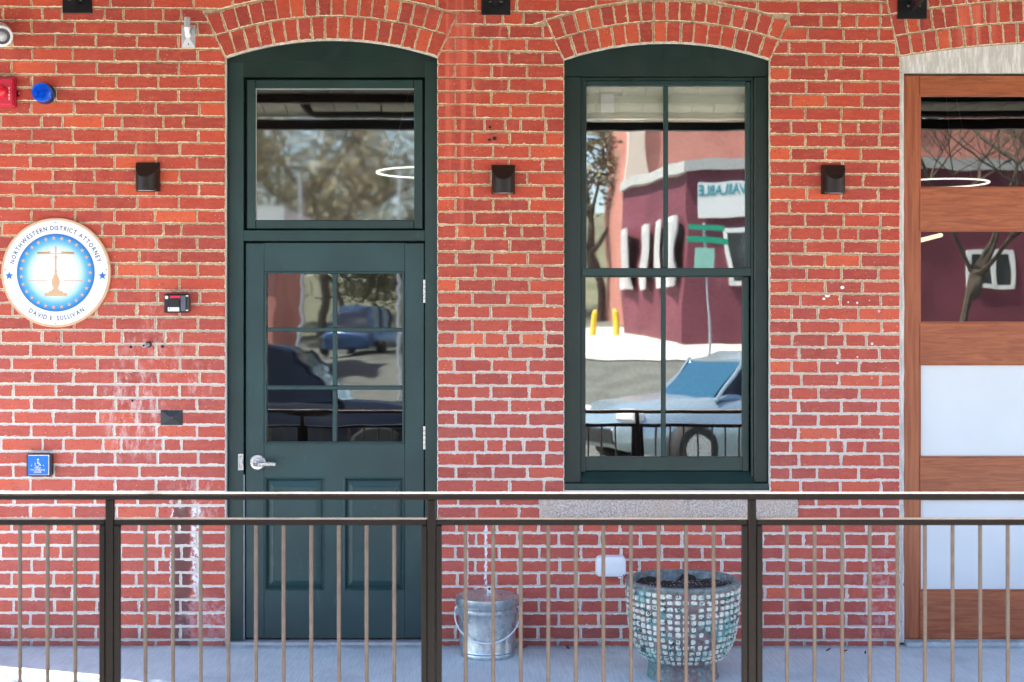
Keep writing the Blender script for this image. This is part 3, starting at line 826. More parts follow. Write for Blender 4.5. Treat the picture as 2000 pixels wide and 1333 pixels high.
# ================================================================ GREEN ENTRY DOOR
o = OPEN[0]
door = thing('green_entry_door', 'dark green half-glazed entry door under an arched head with a transom window', 'door', (X(647.5), .06, 0))
YF = .045                                          # frame face set back from the wall
fr = MB()
fr.box(X(440.8), X(472), YF, .15, 0, Z(118), .002); fr.box(X(829), X(854.4), YF, .15, 0, Z(118), .002)
fr.box(X(472), X(829), YF + .001, .15, Z(470), Z(449), .002)
part('door_frame', fr, GREEN, door)
hd = MB()
pts = [(o['x0'] + .8, 118)] + [(o['x0'] + .8 + (o['x1'] - o['x0'] - 1.6) * i / 32, arch_z(o, o['x0'] + (o['x1'] - o['x0']) * i / 32) + .8) for i in range(33)] + [(o['x1'] - .8, 118)]
hd.prism([(X(a), Z(b)) for a, b in pts], YF + .001, .15)
hd.box(X(472), X(829), YF + .001, .15, Z(148), Z(118.1))
part('arched_head_panel', hd, GREEN_DEEP, door)
part('door_gap', B(X(472), X(829), .128, .148, .015, Z(148)).box(X(472.2), X(474.2), .055, .128, .015, Z(470)).box(X(827), X(828.8), .055, .128, .015, Z(470)), BLACKGAP, door)
bpy.data.objects['door_gap'].data.polygons  # keep
# real opening behind the glass: replace the full dark sheet by strips
def strips(mb, x0, x1, z0, z1, holes, y0, y1):
    pass
def frame_rect(mb, xa, xb, ya, yb, w, y0, y1, bev=.002, wt=None, wb=None):
    wt = wt or w; wb = wb or w
    mb.box(X(xa), X(xa + w), y0, y1, Z(yb), Z(ya), bev); mb.box(X(xb - w), X(xb), y0, y1, Z(yb), Z(ya), bev)
    mb.box(X(xa + w), X(xb - w), y0 + .0006, y1, Z(ya + wt), Z(ya), bev); mb.box(X(xa + w), X(xb - w), y0 + .0006, y1, Z(yb), Z(yb - wb), bev)
g = bpy.data.objects['door_gap']; g_me = g.data
ng = MB()
frame_rect(ng, 472.2, 828.8, 148.2, 448.8, 9, .10, .14, 0); frame_rect(ng, 472.2, 828.8, 470.2, 1256, 7, .10, .14, 0)
ng.box(X(640), X(646), .118, .139, Z(950), Z(1240))
g_old = g.data
bpy.data.objects.remove(g); part('dark_gap', ng, BLACKGAP, door)
tw = MB(); frame_rect(tw, 477.5, 824.5, 152, 446, 17.5, .058, .11, .004)
ts = part('transom_sash', tw, GREEN, door)
bd = MB(); frame_rect(bd, 492.5, 809.5, 167, 431.5, 2.6, .072, .085, .001)
part('glazing_bead', bd, WHITEPAINT, ts)
part('pane', B(X(494), X(808), .080, .084, Z(430.5), Z(168)), GLASS_T, ts)
# leaf
ly0, ly1 = .062, .106
leaf = MB()
leaf.box(X(475), X(512), ly0, ly1, Z(1252), Z(474), .003); leaf.box(X(788), X(827), ly0, ly1, Z(1252), Z(474), .003)
leaf.box(X(512), X(788), ly0 + .0005, ly1, Z(530), Z(474), .0); leaf.box(X(512), X(788), ly0 + .0005, ly1, Z(936), Z(870), 0)
leaf.box(X(512), X(788), ly0 + .0005, ly1, Z(1252), Z(1158), 0); leaf.box(X(631), X(668), ly0 + .0005, ly1, Z(1158), Z(936), 0)
lf = part('door_leaf', leaf, GREEN_DOOR, door)
for pa, pb in ((512, 631), (668, 788)):
    pm = MB(); xa, xb, za, zb = X(pa), X(pb), Z(1158), Z(936)
    loops = [(0, ly0), (.006, ly0 - .004), (.012, ly0 + .004), (.016, ly0 + .016), (.046, ly0 + .004), (.048, ly0 + .006)]
    vs = []
    for d, y in loops: vs += [(xa + d, y, za + d), (xb - d, y, za + d), (xb - d, y, zb - d), (xa + d, y, zb - d)]
    fs = [(4 * i + k, 4 * i + (k + 1) % 4, 4 * i + 4 + (k + 1) % 4, 4 * i + 4 + k) for i in range(len(loops) - 1) for k in range(4)]
    fs.append(tuple(4 * (len(loops) - 1) + k for k in range(4)))
    pm.add(vs, fs); part('raised_panel', pm, GREEN_DOOR, lf)
mu = MB()
frame_rect(mu, 512, 788, 530, 870, 4, ly0 - .006, ly1 - .01, .003)
for y in (644.5, 759): mu.box(X(516), X(784), ly0 - .001, ly1 - .012, Z(y + 4), Z(y - 4), .003)
for ya, yb in ((534, 640.5), (648.5, 755), (763, 866)): mu.box(X(646.5), X(654.5), ly0 - .002, ly1 - .012, Z(yb), Z(ya), .003)
part('glazing_bars', mu, GREEN_DOOR, lf)
for xa, xb in ((515, 647), (654, 786)):
    for ya, yb in ((533, 641), (648, 756), (762, 868)):
        part('pane', B(X(xa), X(xb), ly0 + .022, ly0 + .026, Z(yb), Z(ya)), GLASS_D, lf)
for ya, yb in ((546, 592), (834, 880), (1122, 1168)):
    h = MB()
    for i in range(5):
        a = ya + (yb - ya) * i / 5; b = ya + (yb - ya) * (i + 1) / 5
        h.tube([(X(828), YF + .004, Z(b - .5)), (X(828), YF + .004, Z(a + .5))], .0075, 10)
    part('hinge', h, STEEL, lf, smooth=True)
hs = MB()
hs.lathe([(.0001, 0), (.040, 0), (.041, .004), (.036, .010), (.021, .011), (.020, .034), (.0001, .034)], (X(499), ly0, Z(905.5)), 32, 'y', False)
lx = [(X(503), ly0 - .030, Z(907)), (X(503), ly0 - .046, Z(907)), (X(512), ly0 - .056, Z(907)), (X(535), ly0 - .056, Z(908)), (X(541), ly0 - .045, Z(908)), (X(544), ly0 - .022, Z(908))]
hs.box(X(494), X(534), ly0 - .060, ly0 - .046, Z(911.5), Z(903), .004)
hs.box(X(531), X(538), ly0 - .060, ly0 - .020, Z(911.3), Z(904), .003)
hs.tube([(X(499), ly0 - .01, Z(906.5)), (X(499), ly0 - .06, Z(906.5))], .0105, 16)
part('lever_handle', hs, STEEL, lf, smooth=True)
part('lock_cylinder', MB().tube([(X(499.3), ly0 - .055, Z(907)), (X(499.3), ly0 - .062, Z(907))], .005, 12), GREYMET, lf)
st = MB(); st.box(X(461.5), X(472), YF - .004, YF + .03, Z(921), Z(888), .002); st.box(X(465), X(471), YF - .012, YF + .01, Z(917), Z(892), .004)
part('strike_plate', st, STEEL, door)
part('weather_strip', B(X(472.2), X(473.4), YF + .004, .07, .02, Z(930)), GREYMET, door)
part('threshold', B(X(441), X(854), .012, .16, -.001, Z(1256.5), .002), GREYMET, door)

# ================================================================ SASH WINDOW
o = OPEN[1]
win = thing('sash_window', 'tall dark green two-over-two sash window under a brick arch', 'window', (X(1302.5), .06, Z(957)))
YW = .040
fr = MB()
fr.box(X(1101.8), X(1135), YW, .15, Z(946), Z(147), .004); fr.box(X(1476), X(1503), YW, .15, Z(946), Z(147), .006)
fr.box(X(1135), X(1145), YW + .018, .15, Z(925), Z(149), .003); fr.box(X(1471), X(1476), YW + .014, .15, Z(935), Z(149), .003)
fr.box(X(1135), X(1476), YW + .014, .15, Z(154), Z(147.5), .003)
part('window_frame', fr, GREEN_DEEP, win)
pts = [(o['x0'] + .8, 147)] + [(o['x0'] + .8 + (o['x1'] - o['x0'] - 1.6) * i / 32, arch_z(o, o['x0'] + (o['x1'] - o['x0']) * i / 32) + .8) for i in range(33)] + [(o['x1'] - .8, 147)]
part('arched_head_panel', MB().prism([(X(a), Z(b)) for a, b in pts], YW - .002, .15), GREEN_DEEP, win)
sb = MB(); sb.box(X(1101.8), X(1503.4), .012, .15, Z(958), Z(945), .003)
sl_ = MB(); sl_.add([(X(1135), .030, Z(944.8)), (X(1476), .030, Z(944.8)), (X(1476), .085, Z(925)), (X(1135), .085, Z(925)), (X(1135), .15, Z(925)), (X(1476), .15, Z(925)), (X(1135), .15, Z(944.9)), (X(1476), .15, Z(944.9)), (X(1135), .030, Z(946)), (X(1476), .030, Z(946))],
                    [(0, 1, 2, 3), (3, 2, 5, 4), (8, 9, 1, 0)])
part('sill_board', sb, GREEN, win); part('sloped_sub_sill', sl_, GREEN, win)
uy = .068
up = MB()
up.box(X(1139), X(1147), uy, uy + .036, Z(525), Z(156), .003); up.box(X(1461), X(1471.5), uy, uy + .036, Z(525), Z(156), .003)
up.box(X(1147), X(1461), uy + .0006, uy + .036, Z(164), Z(154), .002); up.box(X(1137), X(1471.8), uy - .012, uy + .037, Z(539), Z(523), .003)
us = part('upper_sash', up, GREEN, win)
part('muntin', B(X(1299), X(1308), uy + .002, uy + .034, Z(523), Z(164), .003), GREEN, us)
for a, b in ((1146, 1300), (1307, 1462)): part('pane', B(X(a), X(b), uy + .016, uy + .020, Z(524), Z(163)), GLASS, us)
ly = .092
lo_ = MB()
lo_.box(X(1137), X(1144), ly, ly + .038, Z(925), Z(539), .003); lo_.box(X(1456), X(1469), ly, ly + .038, Z(925), Z(539), .003)
lo_.box(X(1144), X(1456), ly + .0006, ly + .038, Z(924), Z(896), .003); lo_.box(X(1144), X(1456), ly + .0006, ly + .038, Z(541), Z(530), .001)
ls = part('lower_sash', lo_, GREEN, win)
part('muntin', B(X(1295.5), X(1304.5), ly + .002, ly + .034, Z(896), Z(541), .003), GREEN, ls)
for a, b in ((1143, 1296.5), (1303.5, 1457)): part('pane', B(X(a), X(b), ly + .016, ly + .020, Z(897), Z(540)), GLASS, ls)
part('dark_gap', B(X(1469), X(1472), .125, .14, Z(925), Z(540)), BLACKGAP, win)
y = .17
bl = thing('roller_blind', 'partly lowered pale linen roller blind inside the sash window', 'blind', (X(1302, y), y, Z(240, y)))
part('blind_fabric', B(X(1137), X(1472), .135, .137, Z(237, y), Z(130, y)), BLIND, bl)
part('hem_bar', B(X(1137), X(1472), .132, .144, Z(241, y), Z(231, y), .004), BLIND, bl)
y = .145
pn = MB(); pn.add([(X(1176), .121, Z(177)), (X(1202, 0), .121, Z(176)), (X(1203.5), .121, Z(214)), (X(1177), .121, Z(216)), (X(1176), .1215, Z(177)), (X(1202), .1215, Z(176)), (X(1203.5), .1215, Z(214)), (X(1177), .1215, Z(216))], [(0, 3, 2, 1), (4, 5, 6, 7), (0, 1, 5, 4), (1, 2, 6, 5), (2, 3, 7, 6), (3, 0, 4, 7)])
part('paper_notice', pn, PAPER, label='small blank white paper stuck in the top left of the sash window', cat='paper')

# ================================================================ WOODEN DOUBLE DOOR
wd = thing('wooden_glazed_door', 'reddish wooden double door with dark glass above and frosted panels below, at the right edge', 'door', (X(2090), .07, 0))
o = OPEN[2]
wf = MB()
pts = [(o['x0'] + .6, 141)] + [(o['x0'] + .6 + (o['x1'] - o['x0'] - 1.2) * i / 32, arch_z(o, o['x0'] + (o['x1'] - o['x0']) * i / 32) + .6) for i in range(33)] + [(o['x1'] - .6, 141)]
wf.prism([(X(a), Z(b)) for a, b in pts], .022, .15)
part('arched_white_head', wf, OLDWHITE, wd)
tr = MB(); 
nn = 44
for sx_, xx0, xx1 in ((1, 1757.6, 1768), (-1, 2412, 2422.4)):
    vs = []; fs = []
    for i in range(nn + 1):
        py = 141.5 + (1258 - 141.5) * i / nn; j = R.uniform(-.9, .9) * min(1, i / 16)
        xa, xb = (xx0, xx1 + j) if sx_ > 0 else (xx0 + j, xx1)
        vs += [(X(xa), .024, Z(py)), (X(xb), .024 + R.uniform(0, .002), Z(py)), (X(xb), .06, Z(py))]
        if i: a = 3 * i - 3; fs += [(a, a + 3, a + 4, a + 1), (a + 1, a + 4, a + 5, a + 2)]
    tr.add(vs, fs)
part('white_jamb', tr, OLDWHITE, wd)
VT, HT = (1, 0, 0), (0, 0, 0)
rows = [(183, 366, 'g'), (449, 631, 'g'), (712, 896, 'f'), (977, 1158, 'f')]
wy0, wy1 = .040, .095
for (sa, sb_, ga, gb, mir) in ((1768.5, 1801, 1801, 2056, 0), (2124, 2379, 2379, 2411.5, 1)):
    st = MB()
    if not mir: st.box(X(1768.5), X(1801), wy0, wy1, Z(1252), Z(145), .004, VT); st.box(X(2056), X(2089.3), wy0, wy1, Z(1252), Z(145), .004, VT); xa, xb = 1801, 2056
    else: st.box(X(2090.7), X(2124), wy0, wy1, Z(1252), Z(145), .004, VT); st.box(X(2379), X(2411.5), wy0, wy1, Z(1252), Z(145), .004, VT); xa, xb = 2124, 2379
    last = 145.5
    for ya, yb, t in rows:
        st.box(X(xa + .1), X(xb - .1), wy0 + .0008, wy1, Z(ya), Z(last), .002, HT); last = yb
    st.box(X(xa + .1), X(xb - .1), wy0 + .0008, wy1, Z(1252), Z(last), .002, HT)
    lfw = part('door_leaf', st, WOOD, wd)
    for ya, yb, t in rows:
        bdm = MB()
        w = 2.6
        bdm.box(X(xa), X(xa + w), wy0 + .004, wy0 + .02, Z(yb), Z(ya), .001, VT); bdm.box(X(xb - w), X(xb), wy0 + .004, wy0 + .02, Z(yb), Z(ya), .001, VT)
        bdm.box(X(xa + w), X(xb - w), wy0 + .005, wy0 + .02, Z(ya + w), Z(ya), .001, HT); bdm.box(X(xa + w), X(xb - w), wy0 + .005, wy0 + .02, Z(yb), Z(yb - w), .001, HT)
        part('glazing_bead', bdm, WOOD, lfw)
        if t == 'g': part('pane', B(X(xa + 1), X(xb - 1), wy0 + .020, wy0 + .026, Z(yb - 1), Z(ya + 1)), GLASS_W, lfw)
        else: part('frosted_pane', B(X(xa + 1), X(xb - 1), wy0 + .020, wy0 + .026, Z(yb - 1), Z(ya + 1)), FROST, lfw)
part('threshold', B(X(1768.4), X(2412), -.03, .16, -.001, Z(1253), .004), PORCH, wd)

# ================================================================ WALL FITTINGS
def sconce(px0, px1, py0, py1, label):
    x0, x1, z0, z1 = X(px0, -.03), X(px1, -.03), Z(py1, -.03), Z(py0, -.03); w = (x1 - x0); d = .092
    cx = (x0 + x1) / 2
    t = thing('wall_light', label, 'lamp', (cx, 0, z0), 'curved dark wall lights')
    part('back_plate', B(x0, x1, -.014, -.001, z0, z1, .001), DARKBRONZE, t)
    mb = MB(); n = 24; vs = []; fs = []
    for i in range(n + 1):
        a = PI * i / n; x = cx - math.cos(a) * w / 2; yy = -.0138 - math.sin(a) * (d - .014)
        zt = z1 - .0015 - (.078) * (math.sin(a))     # top sliced by a plane that falls away from the wall
        vs += [(x, yy, z0), (x, yy, zt), (x, yy + .003 * math.sin(a), z0 + .0)]
    for i in range(n): a = 3 * i; fs.append((a, a + 3, a + 4, a + 1))
    fs.append(tuple(3 * i + 1 for i in range(n + 1))[::-1])
    mb.add(vs, fs); part('half_round_shade', mb, DARKBRONZE, t, smooth=True)
    le = MB(); le.prism([(cx + .8 * w / 2 * math.cos(a), 0) for a in (0,)] * 0 or [(x0 + .01, z0 + .003), (x1 - .01, z0 + .003), (x1 - .01, z0 + .006), (x0 + .01, z0 + .006)], -.06, -.02)
    part('lens', le, FROST, t)
sconce(264.5, 310.5, 317, 374, 'curved dark bronze wall light left of the green door')
sconce(960, 1006, 322, 379, 'curved dark bronze wall light between the green door and the sash window')
sconce(1605.5, 1651, 322, 379, 'curved dark bronze wall light between the sash window and the wooden door')

# round seal
sx0, sz0 = X(109, -.02), Z(533, -.02); q = (D - .02) / F
seal = thing('round_office_sign', 'round white office seal with blue centre and gold scales on the brick wall', 'sign', (sx0, 0, sz0))
part('tan_rim', MB().lathe([(.0001, 0), (107 * q, 0), (107 * q, .016), (106 * q, .018), (101 * q, .018), (.0001, .018)], (sx0, -.001, sz0), 96, 'y', False), TAN, seal, smooth=30)
part('white_face', MB().lathe([(.0001, 0), (102.2 * q, 0), (102.2 * q, .0008), (.0001, .0008)], (sx0, -.0192, sz0), 96, 'y', False), WHITEPAINT, seal)
mm = M('seal_print_blue')
vv = mm.n('ShaderNodeVectorMath', operation='DISTANCE'); mm.l(mm.n('ShaderNodeTexCoord').outputs['Object'], vv.inputs[0]); vv.inputs[1].default_value = (0, 0, 0)
rr = mm.n('ShaderNodeValToRGB'); mm.l(mm.math('DIVIDE', vv.outputs['Value'], 75 * q), rr.inputs[0])
e = rr.color_ramp.elements; e[0].position = .45; e[0].color = (.80, .82, .84, 1); e[1].position = 1; e[1].color = (.02, .13, .42, 1)
for p_, c_ in ((.62, (.60, .74, .84, 1)), (.80, (.12, .42, .72, 1)), (.93, (.015, .24, .56, 1))):
    el = e.new(p_); el.color = c_
mm.set(rr.outputs[0], .5)
part('blue_roundel', MB().lathe([(.0001, 0), (76 * q, 0), (76 * q, .0008), (.0001, .0008)], (sx0, -.0206, sz0), 96, 'y', False), mm.m, seal)
def star(mb, cx, cz, r, y, rot=0):
    pts = [(cx + (r if i % 2 == 0 else r * .42) * math.sin(rot + PI * i / 5), cz + (r if i % 2 == 0 else r * .42) * math.cos(rot + PI * i / 5)) for i in range(10)]
    mb.prism(pts, y - .0007, y)
for i in range(27):
    a = 2 * PI * (i + .5) / 27 + .06; stars = MB(); star(stars, sx0 + 67.5 * q * math.sin(a), sz0 + 67.5 * q * math.cos(a), 4.6 * q, -.0215); part('gold_star', stars, TAN, seal)
for s_ in (-1, 1):
    bs = MB(); star(bs, sx0 + s_ * 91 * q, sz0 - 6 * q, 8.6 * q, -.0202); part('blue_star', bs, STARBLUE, seal)
scl = MB()
def sp_(mb, pts): mb.prism([(sx0 + a * q, sz0 + b * q) for a, b in pts], -.0222, -.0215)
prof = [(1.0, 52), (2.4, 49), (1.6, 46), (2.2, 44), (1.4, 40), (1.5, 34), (3.2, 30), (1.6, 26), (1.8, 6), (3, 2), (1.8, -1), (4, -6), (7.6, -14), (8, -20), (6.5, -26), (4, -31), (6, -33), (8, -33), (8, -36), (14, -36), (14, -39), (22, -39), (22, -46)]
sp_(scl, [(a, b) for a, b in prof] + [(-a, b) for a, b in prof[::-1]])
sp_(scl, [(-37, 37.5), (-35, 39.5), (-12, 39.0), (-10, 37.5), (-2, 38), (-2, 36), (-35, 35.4), (-37, 35.8)]); sp_(scl, [(37, 37.5), (35, 39.5), (12, 39.0), (10, 37.5), (2, 38), (2, 36), (35, 35.4), (37, 35.8)])
sp_(scl, [(-37, 40), (-10, 42), (-10, 39), (-35, 38)]); sp_(scl, [(37, 40), (10, 42), (10, 39), (35, 38)])
sp_(scl, [(-55, -15), (-16, -15), (-16, -17), (-55, -17)]); sp_(scl, [(16, -15), (55, -15), (55, -17), (16, -17)])
part('gold_scales', scl, TAN, seal)
lt = MB()
def widths(txt, size):
    out = []
    for ch in txt:
        if ch == ' ': out.append(size * .34); continue
        m_ = text_mb(ch, size, (0, 0)); out.append(max(v[0] for v in m_.v) - min(v[0] for v in m_.v) + size * .10)
    return out
def arc_text(txt, size, rad, a0, a1, top=True, sx_=.82):
    w = widths(txt, size); tot = sum(w); pos = 0
    for ch, cw in zip(txt, w):
        f = (pos + cw / 2) / tot; pos += cw
        if ch == ' ': continue
        if top:
            a = a0 + (a1 - a0) * f; text_mb(ch, size, (sx0 + rad * math.sin(a), sz0 + rad * math.cos(a)), lt, -.0202, rot=-a, sx=sx_)
        else:
            a = a0 + (a1 - a0) * f; text_mb(ch, size, (sx0 + rad * math.sin(a), sz0 - rad * math.cos(a)), lt, -.0202, rot=a, sx=sx_)
arc_text('NORTHWESTERN DISTRICT ATTORNEY', 12.4 * q, 87 * q, math.radians(-79), math.radians(77))
part('office_lettering', lt, NAVY, seal); lt = MB()
arc_text('DAVID E. SULLIVAN', 12.4 * q, 89.5 * q, math.radians(-36), math.radians(38), False)
part('name_lettering', lt, NAVY, seal)
for dx, dy in ((0, 98), (-99, 6), (99, 6), (0, -99)):
    sc_ = MB().lathe([(.0001, 0), (1.4 * q, 0), (1.2 * q, .001), (.0001, .0012)], (sx0 + dx * q, -.0202, sz0 + dy * q), 10, 'y', False); part('screw', sc_, STARBLUE, seal)

# security camera (at the left edge)
c = (X(2, -.05), -.06, Z(66, -.05))
cm = thing('security_camera', 'white dome security camera cut off at the upper left edge', 'camera', (c[0], 0, c[2]))
part('base', MB().lathe([(.0001, 0), (.055, 0), (.055, .02), (.04, .035), (.0001, .035)], (c[0] - .03, -.001, c[2]), 32, 'y', False), WHITEPL, cm, smooth=True)
b_ = MB(); dv = Vector((.45, -.8, -.35)).normalized()
p0 = Vector((c[0] - .02, -.03, c[2] + .01))
b_.tube([p0, p0 + dv * .02, p0 + dv * .07, p0 + dv * .098, p0 + dv * .104], [.046, .056, .057, .053, .044], 32)
part('camera_body', b_, WHITEPL, cm, smooth=True)
part('lens', MB().tube([p0 + dv * .1041, p0 + dv * .1065], [.040, .038], 28), BLACKPL, cm, smooth=True)
part('glass_dome', MB().tube([p0 + dv * .1066, p0 + dv * .112, p0 + dv * .116], [.025, .021, .008], 24), GREYMET, cm, smooth=True)
# fire alarm
al = thing('fire_alarm', 'red fire alarm strobe box at the left edge below the security camera', 'alarm', (X(0), 0, Z(212)))
a_ = MB(); a_.box(X(-34, -.03), X(30, -.03), -.030, -.001, Z(209, -.03), Z(151, -.03), .004); a_.box(X(-30, -.05), X(26, -.05), -.052, -.030, Z(206, -.05), Z(153, -.05), .007)
part('housing', a_, RED, al)
tb = MB(); tb.lathe([(.0001, 0), (.015, 0), (.015, .006), (.0001, .006)], (X(38), -.001, Z(184)), 20, 'y', False); tb.box(X(28), X(38), -.007, -.001, Z(190), Z(179))
part('mounting_tab', tb, RED, al); part('screw', MB().lathe([(.0001, 0), (.005, 0), (.003, .003), (.0001, .003)], (X(38), -.0071, Z(183)), 12, 'y', False), STEEL, al)
part('strobe_lens', MB().lathe([(.034, 0), (.033, .012), (.024, .026), (.012, .032), (.0001, .033)], (X(2, -.05), -.052, Z(180, -.05)), 28, 'y'), REDLENS, al, smooth=True)
ft = MB()
for i, ch in enumerate('FIRE'): text_mb(ch, .0175, (X(18.2, -.052), Z(173.5 + 6.6 * i, -.052)), ft, -.0525, rot=-PI / 2 * 0, sx=.9)
part('lettering', ft, WHITEPAINT, al)
# blue strobe
bx, bz = X(88), Z(184)
bb = thing('blue_strobe_light', 'round blue ribbed strobe lens on the wall right of the fire alarm', 'lamp', (bx, 0, bz))
part('base', MB().lathe([(.0001, 0), (.052, 0), (.052, .012), (.048, .016), (.0001, .016)], (bx + .003, -.001, bz - .002), 36, 'y', False), BLACKPL, bb, smooth=True)
pr = [(.048, .0), (.048, .045)]
for i in range(7): r = .044 - .006 * i; pr += [(r, .050 + .0006 * i), (r - .003, .047)]
pr += [(.0001, .052)]
part('ribbed_lens', MB().lathe(pr, (bx, -.016, bz), 40, 'y', False), BLUELENS, bb, smooth=25)
# grey sensor box with conduit stub
sx1, sx2, sz1, sz2 = X(355), X(382), Z(94), Z(49.5)
sn = thing('grey_sensor_box', 'small grey metal sensor on a pyramid plate at upper left of the green door', 'sensor', ((sx1 + sx2) / 2, 0, sz1))
part('pyramid_plate', MB().pyramid(sx1, sx2, sz1, sz2, -.001, .026), GREYMET, sn)
part('sensor_head', MB().tube([(X(366, -.05), -.055, Z(54, -.05)), (X(366, -.05), -.055, Z(35, -.05))], .0165, 6), GREYMET, sn)
part('elbow', MB().tube([(X(368.5, -.02), -.02, Z(69, -.02)), (X(367, -.05), -.05, Z(69, -.05)), (X(366, -.05), -.056, Z(64, -.05)), (X(366, -.05), -.055, Z(55, -.05))], [.014, .015, .012, .017], 14), WHITEPL, sn, smooth=True)
part('screw', MB().lathe([(.0001, 0), (.004, 0), (.0001, .002)], (X(369), -.012, Z(87.5)), 10, 'y', False), BLACKGAP, sn)
# entry buzzer box
ix0, ix1, iz0, iz1 = X(320.5, -.06), X(368.5, -.06), Z(611.5, -.06), Z(574.5, -.06)
ib = thing('key_lock_box', 'black box with red and white labels mounted left of the green door', 'box', ((ix0 + ix1) / 2, 0, iz0))
part('brown_back_box', B(X(325), X(373), -.045, -.001, Z(610.5), Z(574), .006), plain('brown_box', (.12, .05, .04), .6), ib)
part('case', B(ix0, ix1, -.062, -.045, iz0, iz1, .006), BLACKPL, ib)
def tile_(x0, x1, y0, y1, a, b): return B(X(x0, -.06), X(x1, -.06), a, b, Z(y1, -.06), Z(y0, -.06), .001)
part('red_label', tile_(332.5, 352.5, 578, 583, -.0650, -.0622), plain('label_red', (.75, .01, .06), .5), ib)
part('white_label', tile_(328, 350.5, 600.5, 608.5, -.0646, -.0622), WHITEPAINT, ib)
part('label_dot', MB().lathe([(.0001, 0), (.003, 0), (.0001, .0008)], (X(331.6, -.06), -.0647, Z(603.5, -.06)), 10, 'y', False), NAVY, ib)
part('oval_sticker', MB().lathe([(.0001, 0), (.0085, 0), (.0001, .0004)], (X(325.5, -.06), -.0625, Z(581.5, -.06)), 16, 'y', False), WHITEPAINT, ib)
part('reader_button', tile_(335.5, 350, 585, 599, -.071, -.0622), BLACKPL, ib)
part('flip_cover', tile_(354, 363, 578, 608, -.069, -.0622), plain('cover_grey', (.10, .11, .14), .3), ib)
for y in (578.5, 606.5): part('hinge_pin', B(X(363.5, -.06), X(368, -.06), -.067, -.0622, Z(y + 1.2, -.06), Z(y - 1.2, -.06), .001), WHITEPAINT, ib)
# pyramid blank
pb_ = thing('black_pyramid_sensor', 'small black pyramid-faced plate with a red dot below the lock box', 'sensor', (X(335.5), 0, Z(830)))
part('plate', MB().pyramid(X(314), X(357), Z(830.5), Z(801.5), -.001, .020), plain('slate_black', (.018, .020, .026), .5), pb_)
part('red_dot', MB().lathe([(.0001, 0), (.0035, 0), (.0001, .002)], (X(335.5, -.02), -.0195, Z(816, -.02)), 10, 'y', False), REDLENS, pb_)
# push plate
px0, px1, pz0, pz1 = X(52, -.04), X(99, -.04), Z(931, -.04), Z(886, -.04)
pp_ = thing('door_push_plate', 'blue square wheelchair push plate in a black box low on the left', 'button', ((px0 + px1) / 2, 0, pz0))
part('black_box', B(px0, X(100.5, -.04), -.048, -.001, pz0, pz1, .008), BLACKPL, pp_)
part('steel_edge', B(X(55, -.05), X(96.2, -.05), -.052, -.0482, Z(928.5, -.05), Z(888.6, -.05), .001), STEEL, pp_)
part('blue_face', B(X(54.8, -.05), X(94.5, -.05), -.0535, -.0522, Z(927.5, -.05), Z(890.6, -.05)), SIGNBLUE, pp_)
wt = MB(); yy = -.0542
def stroke(pts, r): wt.tube([(X(a, -.054), yy + .0006, Z(b, -.054)) for a, b in pts], r, 6)
wt.lathe([(.0001, 0), (.0045, 0), (.0045, .0006), (.0001, .0006)], (X(74.2, -.054), yy + .0006, Z(898.2, -.054)), 12, 'y', False)
stroke([(74, 901), (73.6, 905.5), (77, 906), (79.6, 909.6)], .0026); stroke([(73.5, 903.5), (77, 903.6)], .0015)
stroke([(72.4 + 4.2 * math.cos(a), 907.3 + 4.2 * math.sin(a)) for a in [(-2.4 - 0.33 * i) for i in range(14)]], .0014)
for d in (61.5, 84.8): wt.lathe([(.0001, 0), (.003, 0), (.0001, .0012)], (X(d, -.054), yy + .0008, Z(909.6, -.054)), 10, 'y', False)
text_mb('PRESS', .0125, (X(73.6, -.054), Z(914.6, -.054)), wt, yy, weight=.00008); text_mb('TO OPERATE', .0125, (X(73.6, -.054), Z(918.7, -.054)), wt, yy, weight=.00008); text_mb('DOOR', .0125, (X(73.6, -.054), Z(922.8, -.054)), wt, yy, weight=.00008)
part('symbol_and_lettering', wt, WHITEPAINT, pp_)
# pipe stub
ps = thing('pipe_stub', 'short cut steel pipe sticking out of the bricks below the lock box', 'pipe', (X(288), 0, Z(675)))
part('pipe', MB().tube([(X(292), .01, Z(673)), (X(281, -.05), -.055, Z(675.5, -.05))], .0095, 14), GREYMET, ps, smooth=True)
part('pipe_bore', MB().tube([(X(281, -.05), -.0545, Z(675.5, -.05)), (X(280.7, -.05), -.0565, Z(675.6, -.05))], .0062, 12), BLACKGAP, ps)
part('wall_hole', MB().lathe([(.0001, 0), (.016, 0), (.0001, .0004)], (X(291), -.0062, Z(673)), 14, 'y', False), BLACKGAP, ps)
# outdoor socket cover
oc = thing('outlet_cover', 'white rounded outdoor outlet cover low on the wall left of the planter', 'outlet', (X(1193), 0, Z(1130)))
def rrect(x0, x1, z0, z1, r, n=5):
    pts = []
    for cx, cz, a0 in ((x1 - r, z1 - r, 0), (x0 + r, z1 - r, PI / 2), (x0 + r, z0 + r, PI), (x1 - r, z0 + r, 1.5 * PI)):
        pts += [(cx + r * math.cos(a0 + PI / 2 * i / n), cz + r * math.sin(a0 + PI / 2 * i / n)) for i in range(n + 1)]
    return pts
ox0, ox1, oz0, oz1 = X(1164, -.05), X(1223, -.05), Z(1128, -.05), Z(1087, -.05)
m_ = MB(); L1 = rrect(ox0, ox1, oz0, oz1, .026); L2 = rrect(ox0 + .006, ox1 - .006, oz0 + .006, oz1 - .006, .020); L3 = rrect(ox0 + .02, ox1 - .02, oz0 + .02, oz1 - .02, .012)
n = len(L1); vs = [(a, -.001, b) for a, b in L1] + [(a, -.045, b) for a, b in L1] + [(a, -.054, b) for a, b in L2] + [(a, -.058, b) for a, b in L3]
